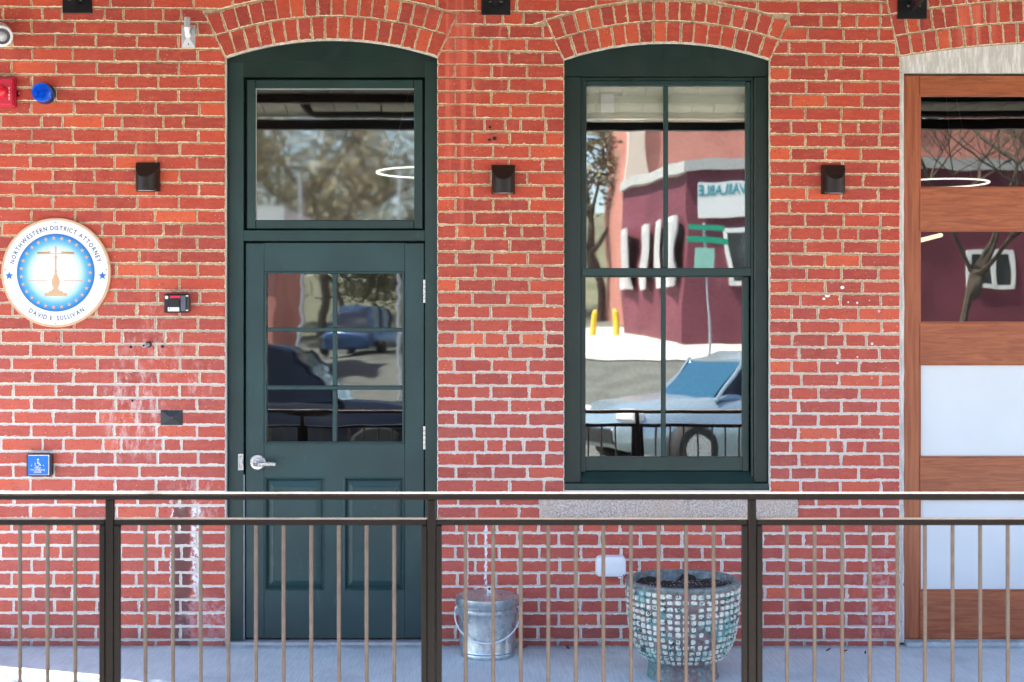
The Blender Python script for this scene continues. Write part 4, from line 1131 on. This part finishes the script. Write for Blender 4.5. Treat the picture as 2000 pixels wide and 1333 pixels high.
m_.add(vs, [(n * k + i, n * k + (i + 1) % n, n * k + n + (i + 1) % n, n * k + n + i) for k in range(3) for i in range(n)] + [tuple(range(3 * n, 4 * n))])
part('cover', m_, WHITEPL, oc, smooth=True)
part('latch', B(X(1208, -.05), X(1214, -.05), -.045, -.02, Z(1131, -.05), Z(1127.5, -.05), .001), WHITEPL, oc)
part('latch_hole', MB().lathe([(.0001, 0), (.0035, 0), (.0001, .0004)], (X(1217.5, -.05), -.0555, Z(1123.5, -.05)), 10, 'y', False), BLACKGAP, oc)
# steel brackets at the top
for i, (a, b, c_, lab) in enumerate(((123.5, 180.5, 27, 'black steel bracket plate at the top edge above the left wall light'),
                              (940, 997, 30, 'black steel bracket plate at the top edge between door and window arches'),
                              (1752, 1809, 38, 'black steel bracket plate at the top edge left of the right arch'))):
    cxb = (X(a) + X(b)) / 2
    t = thing('steel_bracket', lab, 'bracket', (cxb, 0, Z(c_)), 'black canopy bracket plates')
    part('wall_plate', B(X(a), X(b), -.014, -.001, Z(c_), Z(c_ - 100), .002), BLACKSTEEL, t)
    part('rod', MB().tube([(cxb, -.02, Z(c_ - 22)), (cxb - .01, -.6, 3.3)], .022, 10), BLACKSTEEL, t)
    part('clevis_bolt', MB().tube([(cxb - .035, -.035, Z(c_ - 24)), (cxb + .035, -.035, Z(c_ - 24))], .012, 8), BLACKSTEEL, t)

# ================================================================ CANOPY (reflected; shades the wall)
can = thing('porch_canopy', 'flat steel porch canopy over the entrance, mirrored in the transom glass', 'canopy', (0, -1.6, 3.3))
zc, zin, zou = 1.85, 3.34, 2.93
def sof(z): return zin + (zou - zin) * z / zc
rf = MB(); out = [(-3.08, .015), (-3.08, zc), (4.7, zc), (4.7, .015)][::-1]
rf.add([(a, -b, sof(b) + .022) for a, b in out] + [(a, -b, sof(b) + .05) for a, b in out], [(3, 2, 1, 0), (4, 5, 6, 7)] + [(i, (i + 1) % 4, (i + 1) % 4 + 4, i + 4) for i in range(4)])
part('roof_deck', rf, plain('soffit_grey', (.40, .40, .37), .7), can)
pur = MB(); pur.box(-3.08, 4.7, -zc, -zc + .06, 2.864, zou - .004)
part('edge_beam', pur, BLACKSTEEL, can)
for z_ in (1.42, .75): part('purlin', B(-3.08, 4.7, -z_ - .02, -z_ + .02, sof(z_) - .05, sof(z_) - .003), BLACKSTEEL, can)
for i in range(52):
    x = -3.07 + i * .15
    if x > 4.55: break
    part('soffit_board', MB().add([(a, -b, sof(b) + c_) for c_ in (0, .02) for a, b in ((x, .02), (x + .144, .02), (x + .144, zc - .062), (x, zc - .062))], [(0, 1, 2, 3), (7, 6, 5, 4), (0, 4, 5, 1), (1, 5, 6, 2), (2, 6, 7, 3), (3, 7, 4, 0)]), CREAM, can)
ppx = MB(); yb = -2.95
k_ = lambda px, py, z: ((px - 1000) * (D + z) / F, -z, EYE - (py - HOR) * (D + z) / F)
ppx.tube([k_(568, 168, 1.6), k_(574, 180, 1.6), k_(600, 216, 1.6), k_(612, 218, 1.6), (4.5, -1.6, k_(612, 218, 1.6)[2])], .022, 8)
ppx.tube([k_(739, 217, 1.6), (k_(739, 217, 1.6)[0], -1.6, sof(1.6))], .006, 6)
part('sprinkler_pipe', ppx, PIPE, can)

# ================================================================ RAILING
YR = -.306 * D
rail = thing('metal_railing', 'bronze metal railing with square pickets running across the foreground', 'railing', (0, YR, 0))
def rx(px): return X(px, YR)
def rz(py): return Z(py, YR)
XA, XB = rx(-420), rx(2740)
hr = part('handrail', B(XA, XB, YR - .022, YR + .014, rz(975.5), rz(963.5), .004), RAIL, rail)
part('sunlit_top', B(XA, XB, YR - .0205, YR + .0125, rz(963.7), rz(962.1), .001), SUNTOP, hr)  # pale strip standing in for sun glare along the handrail
posts = [-412, 215, 843, 1468.5, 2094, 2720]
ptop = rz(975.6)
pmesh = None
for i, p in enumerate(posts):
    o_ = part('post', B(rx(p - 7.6), rx(p + 7.6), YR - .014, YR + .014, 0, ptop, .003), RAIL, rail)
    bp = part('base_plate', B(rx(p) - .05, rx(p) + .05, YR - .05, YR + .05, 0, .008, .002), RAIL, o_)
pick0 = None
for a, b in zip(posts[:-1], posts[1:]):
    fb = MB(); w = 11.5
    xa, xb = a + 8.4, b - 8.4
    if b == 215: pass
    fb.box(rx(xa), rx(xb), YR - .008, YR + .026, rz(1026), rz(1014.6), .003)
    fb.box(rx(xa), rx(xa + w), YR - .0125, YR + .0125, .09, rz(1026.1), .003); fb.box(rx(xb - w), rx(xb), YR - .0125, YR + .0125, .09, rz(1026.1), .003)
    fb.box(rx(xa + w), rx(xb - w), YR - .012, YR + .012, .09, .112, .003)
    pf = part('panel_frame', fb, RAIL, rail)
    part('sunlit_top', B(rx(xa + .6), rx(xb - .6), YR - .0068, YR + .0248, rz(1014.8), rz(1013.2), .001), SUNTOP, pf)  # same painted sun glare on the panel's top bar
    if a == 215: xs_ = [284 + 54 * i for i in range(10)]
    elif a == 843: xs_ = [909.5 + 53.8 * i for i in range(10)]
    elif a == 1468.5: xs_ = [1537 + 53.9 * i for i in range(10)]
    elif a == -412: xs_ = [-339 + 54 * i for i in range(10)]
    else: xs_ = [2162 + 53.9 * i for i in range(10)]
    for x in xs_:
        if pick0 is None:
            pick0 = part('picket', MB().tube([(0, 0, .112), (0, 0, rz(1026.05))], .0069, 12), PICKET, pf, smooth=True, origin=(0, 0, .5))
            loc0 = pick0.location.copy()
            pk = pick0
        else: pk = bpy.data.objects.new('picket', pick0.data); COL.objects.link(pk); pk.parent = pf
        pk.location = Vector((rx(x), YR, .5)) - wloc(pf)

# ================================================================ BIN
bc = Vector((X(952, -.19), -.19, 0))
bn = thing('galvanised_bin', 'small galvanised steel bin with lid and wire handle against the wall', 'bin', bc)
rb = .134; rt = .150
part('body', MB().lathe([(.0001, .004), (rb - .006, .004), (rb - .004, 0), (rb, 0), (rb + .003, .012), (rb, .022), (rb + .004, .03), (rb + .001, .038), (rb + .009, .20), (rb + .010, .214), (rb + .014, .219), (rb + .010, .224), (rb + .010, .236), (rb + .014, .241), (rb + .010, .246), (rt - .004, .262), (rt - .003, .268)], bc, 56, close=False), GALV, bn, smooth=35)
part('lid', MB().lathe([(rt + .004, .258), (rt + .006, .262), (rt + .005, .290), (rt + .001, .293), (rt - .008, .290), (rt - .012, .293), (.06, .304), (.0001, .308)], bc, 56, close=False), GALV, bn, smooth=35)
ears = MB()
for s_ in (-1, 1): ears.tube([bc + Vector((s_ * (rb + .006), -.01, .205)), bc + Vector((s_ * (rb + .024), -.012, .215)), bc + Vector((s_ * (rb + .02), -.01, .235)), bc + Vector((s_ * (rb + .006), -.01, .238))], .007, 8)
part('handle_ear', ears, GALV, bn, smooth=True)
hb_ = []
for i in range(25):
    a = PI * i / 24; hb_.append(bc + Vector((-math.cos(a) * (rb + .026), -.012 - math.sin(a) * .145, .215 - .125 * math.sin(a) ** .9 )))
part('wire_handle', MB().tube(hb_, .0040, 8), STEELWIRE, bn, smooth=True)
hk = MB(); hk.box(bc.x - .002, bc.x + .022, -.215, -.195, .303, .345, .003)
part('lid_grip', hk, STEEL, bn)
part('lid_grip_hole', B(bc.x + .004, bc.x + .016, -.2155, -.1945, .322, .334), BLACKGAP, bn)

# ================================================================ PLANTER
pc = Vector((X(1333.5, -.60), -.60, 0))
pot = thing('ceramic_planter', 'large round planter with rough cream and turquoise glazed squares behind the railing', 'planter', pc)
PROF = [(.160, 0), (.166, .004), (.160, .03), (.158, .068), (.170, .082), (.196, .108), (.222, .150), (.240, .195), (.250, .25), (.256, .32), (.260, .40), (.262, .432), (.258, .442)]
def prad(h):
    for (r0, h0), (r1, h1) in zip(PROF[:-1], PROF[1:]):
        if h0 <= h <= h1: return r0 + (r1 - r0) * (h - h0) / max(1e-6, h1 - h0), math.atan2(r1 - r0, h1 - h0)
    return PROF[-1][0], 0
part('pot_body', MB().lathe([(.0001, .0)] + PROF, pc, 72, close=False), POT, pot, smooth=50)
part('rim', MB().lathe([(.2635, .428), (.266, .440), (.262, .447), (.248, .449), (.236, .446), (.232, .436), (.231, .34)], pc, 72, close=False), POTRIM, pot, smooth=50)
hs_ = []; h = .098
tiles_front = 0; trest = MB(); NT = 46
rowh = [.100, .126, .152, .180, .209, .238, .267, .296, .325, .354, .383, .411]
for h in rowh:
    for k in range(NT):
        if R.random() < .07: continue
        a = 2 * PI * (k + R.uniform(-.08, .08)) / NT
        r, sl2 = prad(h); hw_ = r * PI / NT * R.uniform(.66, .92); hh = .0135 * R.uniform(.66, .98)
        if R.random() < .06: hw_ *= 1.25
        ce = Vector((math.cos(a), math.sin(a), 0)); tg = Vector((-math.sin(a), math.cos(a), 0))
        upv = (ce * math.sin(sl2) + Vector((0, 0, 1)) * math.cos(sl2)); nr = (ce * math.cos(sl2) - Vector((0, 0, 1)) * math.sin(sl2))
        base = pc + ce * r + Vector((0, 0, h + R.uniform(-.0025, .0025)))
        P = []
        for (u, v) in ((-1, -.6), (-.6, -1), (.6, -1), (1, -.6), (1, .6), (.6, 1), (-.6, 1), (-1, .6)):
            P.append((u * hw_ * R.uniform(.80, 1.08), v * hh * R.uniform(.80, 1.08)))
        vs = [base + tg * u + upv * v - nr * .002 for u, v in P] + [base + tg * u * .86 + upv * v * .86 + nr * .0045 for u, v in P]
        fs = [(i, (i + 1) % 8, (i + 1) % 8 + 8, i + 8) for i in range(8)] + [tuple(range(8, 16))]
        if ce.y < -.05 and tiles_front < 300:
            part('glazed_square', MB().add(vs, fs), TILE, pot); tiles_front += 1
        else: trest.add(vs, fs)
part('glazed_square', trest, TILE, pot, kind='stuff')
pits = MB()
for i in range(150):
    a = R.uniform(PI, 2 * PI); h = R.uniform(.10, .42); r, sl2 = prad(h); r += .0035
    ce = Vector((math.cos(a), math.sin(a), 0)); tg = Vector((-math.sin(a), math.cos(a), 0))
    upv = (ce * math.sin(sl2) + Vector((0, 0, 1)) * math.cos(sl2)); nr = (ce * math.cos(sl2) - Vector((0, 0, 1)) * math.sin(sl2))
    base = pc + ce * r + Vector((0, 0, h)); q2 = R.uniform(.0035, .0075); vs = []
    for rr2, d in ((1.3, 0), (1.0, .003), (.72, .0028), (.5, .0006)):
        for k in range(9): t_ = 2 * PI * k / 9; vs.append(base + (tg * math.cos(t_) + upv * math.sin(t_)) * q2 * rr2 * R.uniform(.9, 1.1) + nr * d)
    pits.add(vs, [(j * 9 + k, j * 9 + (k + 1) % 9, j * 9 + 9 + (k + 1) % 9, j * 9 + 9 + k) for j in range(3) for k in range(9)] + [tuple(range(27, 36))])
part('glaze_crater', pits, plain('crater_teal', (.05, .15, .15), .3, var=.9, scale=45), pot, kind='stuff', smooth=50)
so_ = MB(); n = 44; vs = [(pc.x, pc.y, .405)]; fs = []
NR = 14
for j in range(1, NR + 1):
    r = .231 * j / NR
    for k in range(n):
        a = 2 * PI * k / n; x, y_ = pc.x + r * math.cos(a), pc.y + r * math.sin(a)
        vs.append((x, y_, .405 + .014 * mnoise.noise(Vector((x * 12, y_ * 12, 1))) + .008 * mnoise.noise(Vector((x * 50, y_ * 50, 4))) + .012 * math.cos(a) * j / NR))
for k in range(n): fs.append((0, 1 + k, 1 + (k + 1) % n))
for j in range(NR - 1):
    for k in range(n): fs.append((1 + j * n + k, 1 + (j + 1) * n + k, 1 + (j + 1) * n + (k + 1) % n, 1 + j * n + (k + 1) % n))
so_.add(vs, fs); part('soil', so_, SOIL, pot, smooth=60)
pe = MB()
for i in range(420):
    r = .225 * math.sqrt(R.random()); a = R.random() * 2 * PI; x, y_ = pc.x + r * math.cos(a), pc.y + r * math.sin(a); s_ = R.uniform(.0009, .0022)
    z_ = .4065 + .014 * mnoise.noise(Vector((x * 12, y_ * 12, 1))) + .008 * mnoise.noise(Vector((x * 50, y_ * 50, 4))) + .012 * math.cos(a) * r / .231
    pe.add([(x + s_, y_, z_), (x - s_, y_ + s_, z_), (x - s_, y_ - s_, z_), (x, y_, z_ + 1.6 * s_)], [(0, 1, 3), (1, 2, 3), (2, 0, 3)])
part('perlite', pe, PERLITE, pot, kind='stuff')
li = MB()
for a0, a1, hh in ((1.95, 2.75, .030), (1.15, 1.55, .036), (.35, .62, .016)):
    vs = []; fs = []
    for i in range(9):
        a = a0 + (a1 - a0) * i / 8; h_ = .402 + hh * math.sin(PI * i / 8) ** .6 * (.7 + .3 * R.random())
        vs += [(pc.x + .2275 * math.cos(a), pc.y + .2275 * math.sin(a), .385), (pc.x + .2270 * math.cos(a), pc.y + .2270 * math.sin(a), h_), (pc.x + .19 * math.cos(a), pc.y + .19 * math.sin(a), .392)]
        if i: b = 3 * i - 3; fs += [(b, b + 3, b + 4, b + 1), (b + 1, b + 4, b + 5, b + 2)]
    li.add(vs, fs)
part('liner', li, LINER, pot)

# ================================================================ DEAD LEAVES
for i, (px, py, s_, rz_) in enumerate(((1022, 1268, .030, .2), (1002, 1266, .02, 1.0), (1108, 1268, .022, 2.0), (1648, 1276, .024, .1), (1618, 1273, .018, .4), (1822, 1258.5, .020, .6), (1838, 1259.5, .026, 2.4), (1690, 1279, .012, 1.2))):
    dist = EYE * F / (py - HOR); x = (px - 1000) * dist / F; y_ = dist - D
    z_ = .012 if 1768 < px and y_ > -.03 else .003
    mb = MB(); n = 7; vs = []; fs = []
    for j in range(n):
        t = j / (n - 1); w = s_ * .42 * math.sin(PI * min(1, t * .9 + .08)) * R.uniform(.7, 1.2); l = (t - .5) * s_ * 1.6
        for sg in (-1, 0, 1):
            a, b = l, sg * w
            vs.append((x + a * math.cos(rz_) - b * math.sin(rz_), min(y_, -.006) + (a * math.sin(rz_) + b * math.cos(rz_)) * 1.0, z_ + abs(sg) * .007 * R.uniform(.5, 1) + .01 * t * t))
        if j: q_ = 3 * j - 3; fs += [(q_, q_ + 3, q_ + 4, q_ + 1), (q_ + 1, q_ + 4, q_ + 5, q_ + 2)]
    mb.add(vs, fs)
    where = ['curled brown leaf on the porch floor right of the bin', 'small brown leaf tight beside the bin foot', 'brown leaf at the wall foot between bin and planter', 'curled brown leaf on the floor in front of the right pier',
             'thin brown leaf just left of the curled one by the right pier', 'brown leaf on the left of the wooden door threshold', 'larger brown leaf near the wooden door threshold', 'tiny brown leaf crumb on the floor below the right pier'][i]
    part('dead_leaf', mb, LEAFBROWN, label=where, cat='leaf', group='dead leaves on the porch floor')

# ================================================================ ACROSS THE STREET (seen only as reflections)
def refl(px, py, z): return ((px - 1000) * (D + z) / F, -z, EYE - (py - HOR) * (D + z) / F)
mb_ = thing('maroon_building', 'maroon painted building with pale roof edge, mirrored in the sash window', 'building', (6.5, -22, 1.2))
A = (3.55, -22.0); Bp = (12.6, -22.0); C = (2.80, -27.6); Dp = (12.6, -27.6); HT = 4.72
w_ = MB()
for p, q2, nseg in ((A, Bp, 12), (C, A, 7), (Bp, Dp, 7), (Dp, C, 10)):
    for i in range(nseg):
        a = (p[0] + (q2[0] - p[0]) * i / nseg, p[1] + (q2[1] - p[1]) * i / nseg); b = (p[0] + (q2[0] - p[0]) * (i + 1) / nseg, p[1] + (q2[1] - p[1]) * (i + 1) / nseg)
        w_.add([(*a, 0), (*b, 0), (*b, HT), (*a, HT)], [(0, 1, 2, 3)])
part('wall', w_, MAROON, mb_)
rfm = MB(); out = [(A[0] - .12, A[1] + .12), (Bp[0] + .1, Bp[1] + .12), (Dp[0] + .1, Dp[1] - .1), (C[0] - .12, C[1] - .1)]
rfm.add([(*p, HT) for p in out] + [(*p, HT + .24) for p in out], [(0, 1, 2, 3), (7, 6, 5, 4)] + [(i, (i + 1) % 4, (i + 1) % 4 + 4, i + 4) for i in range(4)])
part('roof_edge', rfm, ROOFGREY, mb_)
def far_window(parent, x, y, z, w, h, side='front'):
    f = MB(); 
    if side == 'front':
        f.box(x - w / 2, x + w / 2, y + .001, y + .07, z, z + .09); f.box(x - w / 2, x + w / 2, y + .001, y + .07, z + h - .09, z + h)
        for a in (x - w / 2, x - .04, x + w / 2 - .09): f.box(a, a + .09, y + .002, y + .08, z + .09, z + h - .09)
        o_ = part('window', f, WHITEPAINT, parent); part('pane', B(x - w / 2 + .05, x + w / 2 - .05, y + .003, y + .03, z + .05, z + h - .05), WINDARK, o_)
    else:
        f.box(x - .07, x - .001, y - w / 2, y + w / 2, z, z + .12); f.box(x - .07, x - .001, y - w / 2, y + w / 2, z + h - .12, z + h)
        for a in (y - w / 2, y - .05, y + w / 2 - .12): f.box(x - .08, x - .002, a, a + .12, z + .12, z + h - .12)
        o_ = part('window', f, WHITEPAINT, parent); part('pane', B(x - .03, x - .003, y - w / 2 + .05, y + w / 2 - .05, z + .05, z + h - .05), WINDARK, o_)
far_window(mb_, 9.85, -22, 2.30, .80, .80)
far_window(mb_, 4.85, -22, 2.35, .75, 1.15)
for yy_, z_ in ((-22.75, 2.5), (-23.9, 2.5), (-25.3, 2.5), (-26.8, 2.5)):
    xw = A[0] + (C[0] - A[0]) * (yy_ - A[1]) / (C[1] - A[1]) ; far_window(mb_, xw - .07, yy_, z_ - .15, .95, 1.4, 'side')
bz = thing('space_banner', 'white banner with teal lettering on the maroon building, mirrored in the window', 'banner', (4.7, -21.95, 3.7))
bx0, bz1 = refl(1370, 357, 21.95)[0], refl(1370, 357, 21.95)[2]; bx1, bz0 = bx0 + 1.85, refl(1370, 428, 21.95)[2]
part('cloth', B(bx0, bx1, -21.93, -21.90, bz0, bz1), WHITEPAINT, bz)
part('lettering', text_mb('NOW AVAILABLE', .30, ((bx0 + bx1) / 2, bz1 - .17), None, -21.895, flip=True, sx=.78, extr=.003, weight=.006), TEAL, bz)
pk_ = thing('pink_brick_building', 'tall pink brick building behind the maroon one, mirrored in the window', 'building', (12, -36, 1.4))
pxa = refl(1236, 300, 34)[0]
part('wall', B(pxa, pxa + 22, -46, -34, 0, 13), PINKBRICK, pk_); part('sunlit_edge', B(pxa - .15, pxa + .5, -34.4, -33.9, 0, 13.1), plain('sunlit_edge_brick', (.72, .6, .5), .8), pk_)  # pale corner strip paints the sunlit left edge of this wall
for i in range(4): far_window(pk_, pxa + 4 + 4.4 * i, -33.98, 7.2, 1.3, 1.9)
lw = thing('low_red_shed', 'low red shed with grey roof, mirrored in the transom glass corner', 'building', (-9.3, -30, 1.4))
x1_, _, _ = refl(535, 330, 30); part('wall', B(x1_ - 6, x1_, -35, -30, 0, 4.1), PINKBRICK, lw); part('roof', B(x1_ - 6.3, x1_ + .3, -35.3, -29.7, 4.1, 4.6), ROOFGREY, lw)
# street sign post with green blades
sg = thing('street_sign_post', 'steel post with green street name blades, mirrored in the window', 'sign', (refl(1385, 500, 19)[0], -19, .4))
gx, gy, gz = refl(1385, 470, 19)
part('post', MB().tube([(gx, gy, .3), (gx, gy, gz + .3)], .03, 8), GREYMET, sg)
for dz, w, h in ((.14, .85, .11), (-.10, .95, .11)): part('name_blade', B(gx - w / 2, gx + w / 2, gy + .03, gy + .05, gz + dz, gz + dz + h), STREETGREEN, sg)
part('parking_plate', B(gx - .26, gx + .16, gy + .03, gy + .05, gz - .62, gz - .2), plain('sign_pale_green', (.30, .60, .48), .5), sg)
for i, (px, lab) in enumerate(((1163, 'yellow bollard at the left of the window reflection'), (1206, 'yellow bollard nearer the middle of the window reflection'))):
    x, y_, z_ = refl(px, 607, 26)
    t = MB(); t.tube([(x, y_, 1.0), (x, y_, z_ - .06), (x, y_, z_)], [.09, .09, .05], 12)
    part('bollard', t, YELLOW, label=lab, cat='bollard', group='yellow bollards across the street')
# lamp posts in the transom
for i, (px, py, lab) in enumerate(((586, 342, 'pale lamp post mirrored left in the transom glass'), (778, 330, 'pale lamp post mirrored right in the transom glass'))):
    x, y_, z_ = refl(px, py, 26); t = MB(); t.tube([(x, y_, tz(x, -y_)), (x, y_, z_)], [.045, .03], 8)
    part('lamp_post', t, GREYMET, label=lab, cat='lamp post', group='lamp posts across the street')
def car(name, label, x, y, zg, L, W, H, paint, rot=0, suv=False):
    t = thing(name, label, 'car', (x, y, zg))
    def ring(xx, hw, zl, zh):
        return [(xx, -hw * .94, zl), (xx, -hw, zl + (zh - zl) * .35), (xx, -hw * .97, zl + (zh - zl) * .75), (xx, -hw * .80, zh), (xx, hw * .80, zh), (xx, hw * .97, zl + (zh - zl) * .75), (xx, hw, zl + (zh - zl) * .35), (xx, hw * .94, zl)]
    def loft(mb, rings):
        n = len(rings[0]); vs = [v for r_ in rings for v in r_]
        fs = [(i * n + k, (i + 1) * n + k, (i + 1) * n + (k + 1) % n, i * n + (k + 1) % n) for i in range(len(rings) - 1) for k in range(n)]
        fs += [tuple(range(n)), tuple((len(rings) - 1) * n + k for k in range(n))[::-1]]
        return mb.add(vs, fs)
    def place(mb):
        c_, s_ = math.cos(rot), math.sin(rot)
        mb.v = [(x + v[0] * c_ - v[1] * s_, y + v[0] * s_ + v[1] * c_, zg + v[2]) for v in mb.v]; return mb
    hb2 = .62 * H if not suv else .58 * H; w2 = W / 2
    st_ = [(-.5, .74, .40, .62), (-.485, .90, .28, .82), (-.42, .97, .22, .93), (-.30, 1, .2, .98), (-.18, 1, .2, 1.04), (.1, 1, .2, 1.06), (.33, 1, .2, 1.04), (.46, .95, .24, 1.0), (.495, .84, .34, .86), (.5, .75, .42, .7)]
    part('body', place(loft(MB(), [ring(a * L, b * w2, c_ , d * hb2 ) for a, b, c_, d in st_])), paint, t, smooth=50)
    cab = [(-.22, .76, 1.0), (-.10, .72, (H - .03) / hb2 * .96), (-.03, .70, H / hb2), (.22, .70, H / hb2), (.32 if not suv else .44, .72, (H - .08) / hb2), (.42 if not suv else .485, .78, 1.0)]
    part('windows', place(loft(MB(), [[(a * L, -b * w2 * 1.18, hb2 * .98), (a * L, -b * w2, hb2 * d - .035), (a * L, b * w2, hb2 * d - .035), (a * L, b * w2 * 1.18, hb2 * .98)] for a, b, d in cab])), BLACKCAR, t, smooth=50)
    a0, b0, d0 = cab[0]; a1, b1, d1 = cab[1]
    part('windscreen', place(MB().add([(a0 * L - .03, -b0 * w2 * 1.05, hb2), (a1 * L - .04, -b1 * w2 * .92, hb2 * d1 - .03), (a1 * L - .04, b1 * w2 * .92, hb2 * d1 - .03), (a0 * L - .03, b0 * w2 * 1.05, hb2)], [(0, 1, 2, 3)])), CARGLASS, t)
    rfp = MB(); 
    loft(rfp, [[(a * L, -b * w2 * 1.01, hb2 * d - .06), (a * L, -b * w2 * .93, hb2 * d), (a * L, b * w2 * .93, hb2 * d), (a * L, b * w2 * 1.01, hb2 * d - .06)] for a, b, d in cab[1:-1]])
    for a in (-.22, .10, .40):
        for s_ in (-1, 1): rfp.tube([(a * L, s_ * w2 * .88, hb2 * .98), ((a + (.12 if a < 0 else -.02)) * L, s_ * w2 * .74, H - .08)], .03, 6)
    part('roof_and_pillars', place(rfp), paint, t, smooth=50)
    for a in (-.32, .31):
        for s_ in (-1, 1):
            tr_ = MB().lathe([(.0001, 0), (.30, 0), (.33, .03), (.33, .18), (.30, .21), (.0001, .21)], (a * L, s_ * w2 * .98 + (.21 if s_ > 0 else 0) - (0.0), .33), 20, 'y', False)
            o_ = part('wheel', place(tr_), TYRE, t, smooth=True)
            yo = s_ * w2 * .98 + (.215 if s_ > 0 else -.205 + .2)
            rm_ = MB().lathe([(.0001, 0), (.20, 0), (.19, .02), (.0001, .02)], (a * L, (s_ * w2 * .98 + (.23 if s_ > 0 else -.22 + .23)), .33), 16, 'y', False)
            part('rim', place(rm_), STEEL, o_)
    for s_ in (-1, 1):
        part('headlight', place(MB().box(-.497 * L, -.45 * L, s_ * w2 * .72 - .16, s_ * w2 * .72 + .16, .60 * hb2 + .1, .60 * hb2 + .26, .04)), WHITEPAINT, t)
    part('bumper_grille', place(MB().box(-.505 * L, -.49 * L, -w2 * .5, w2 * .5, .34, .56, .02)), BLACKPL, t)
cx_, _, _ = refl(1160, 800, 11.5)
car('silver_car', 'silver car parked across, nose to the left, mirrored in the lower sash', cx_ + 2.15, -12.0, -.30, 4.6, 1.8, 1.50, SILVER, -.42)
cx_, _, _ = refl(650, 700, 10.8)
car('black_car', 'black car mirrored dark in the lower door panes', cx_ - .9, -11.0, -.30, 4.7, 1.85, 1.62, BLACKCAR, PI, True)
p_ = refl(712, 650, 41)
car('blue_car', 'blue car farther away, mirrored in the right door panes', p_[0], -41, tz(p_[0], 41), 4.2, 1.75, 1.45, BLUECAR, PI / 2 + .2)

# trees
def tree(name, label, x, y, zg, h, r, leafmat, nleaf, seed, bare=False, group=None):
    rr_ = random.Random(seed); t = thing(name, label, 'tree', (x, y, zg), group)
    tk = MB(); tips = []
    def grow(p, d, ln, rad, lev):
        pts = [p]; rs = [rad]
        for i in range(4):
            d = (d + Vector((rr_.uniform(-.2, .2), rr_.uniform(-.2, .2), rr_.uniform(-.05, .15)))).normalized()
            p = p + d * ln / 4; pts.append(p); rs.append(rad * (1 - .12 * (i + 1)))
            if lev > 0 and i >= 1 and rr_.random() < .95:
                for _ in range(2 if lev > 1 else 1):
                    a = rr_.uniform(0, 2 * PI); grow(p, (d * .55 + Vector((math.cos(a), math.sin(a), rr_.uniform(.0, .7)))).normalized(), ln * rr_.uniform(.5, .68), rad * .5, lev - 1)
        tk.tube(pts, rs, 6 if lev > 1 else 4, False); tips.append(p); tips.append((pts[2] + p) / 2)
    grow(Vector((x, y, zg)), Vector((0, 0, 1)), h * .55, h * (.012 if bare else .020), 5 if bare else 3)
    part('trunk', tk, BARK, t)
    if bare: return
    cr_ = MB(); vs = cr_.v; fs = cr_.f
    for i in range(nleaf):
        c_ = tips[rr_.randrange(len(tips))] + Vector((rr_.gauss(0, 1), rr_.gauss(0, 1), rr_.gauss(0, .8))) * r * .16
        u = Vector((rr_.gauss(0, 1), rr_.gauss(0, 1), rr_.gauss(0, 1))).normalized(); v = u.orthogonal().normalized(); s_ = rr_.uniform(.06, .16)
        o_ = len(vs); vs += [tuple(c_ + u * s_), tuple(c_ + v * s_ * .6), tuple(c_ - u * s_), tuple(c_ - v * s_ * .6)]; fs.append((o_, o_ + 1, o_ + 2, o_ + 3))
    part('crown', cr_, leafmat, t, kind='stuff')
spots = [(505, 50, 9, 0), (560, 56, 12, 1), (625, 49, 11, 0), (672, 55, 8.5, 0), (745, 50, 4.5, 1), (1180, 44, 9.5, 1), (800, 57, 5, 0), (900, 50, 11, 1)]
names = ['olive tree at the left of the transom reflection', 'dark tree left of centre in the transom reflection', 'tall olive tree in the middle of the transom reflection', 'dark tree right of centre in the transom reflection',
         'olive tree under blue sky at the right of the transom reflection', 'tree at the left of the sash window reflection', 'olive tree across the street behind the pier', 'dark tree across the street right of the pier']
for i, (px, z, h, kd) in enumerate(spots):
    x = (px - 1000) * (D + z) / F
    tree('leafy_tree', names[i], x, -z, tz(x, z) - .1, h, 5.2, (LEAFA, LEAFB)[kd], 3600, 40 + i, group='trees across the street')
tree('bare_tree', 'leafless tree mirrored in the upper glass of the wooden door', refl(1880, 400, 18)[0], -18, .4, 7.5, 3, LEAFA, 0, 5, True)
tree('bare_tree', 'unseen leafless tree added past the left building corner for twig shadows', -5.0, .5, -.42, 8.5, 3, LEAFA, 0, 9, True)  # added out of view to streak the floor's sun patch with twig shadows
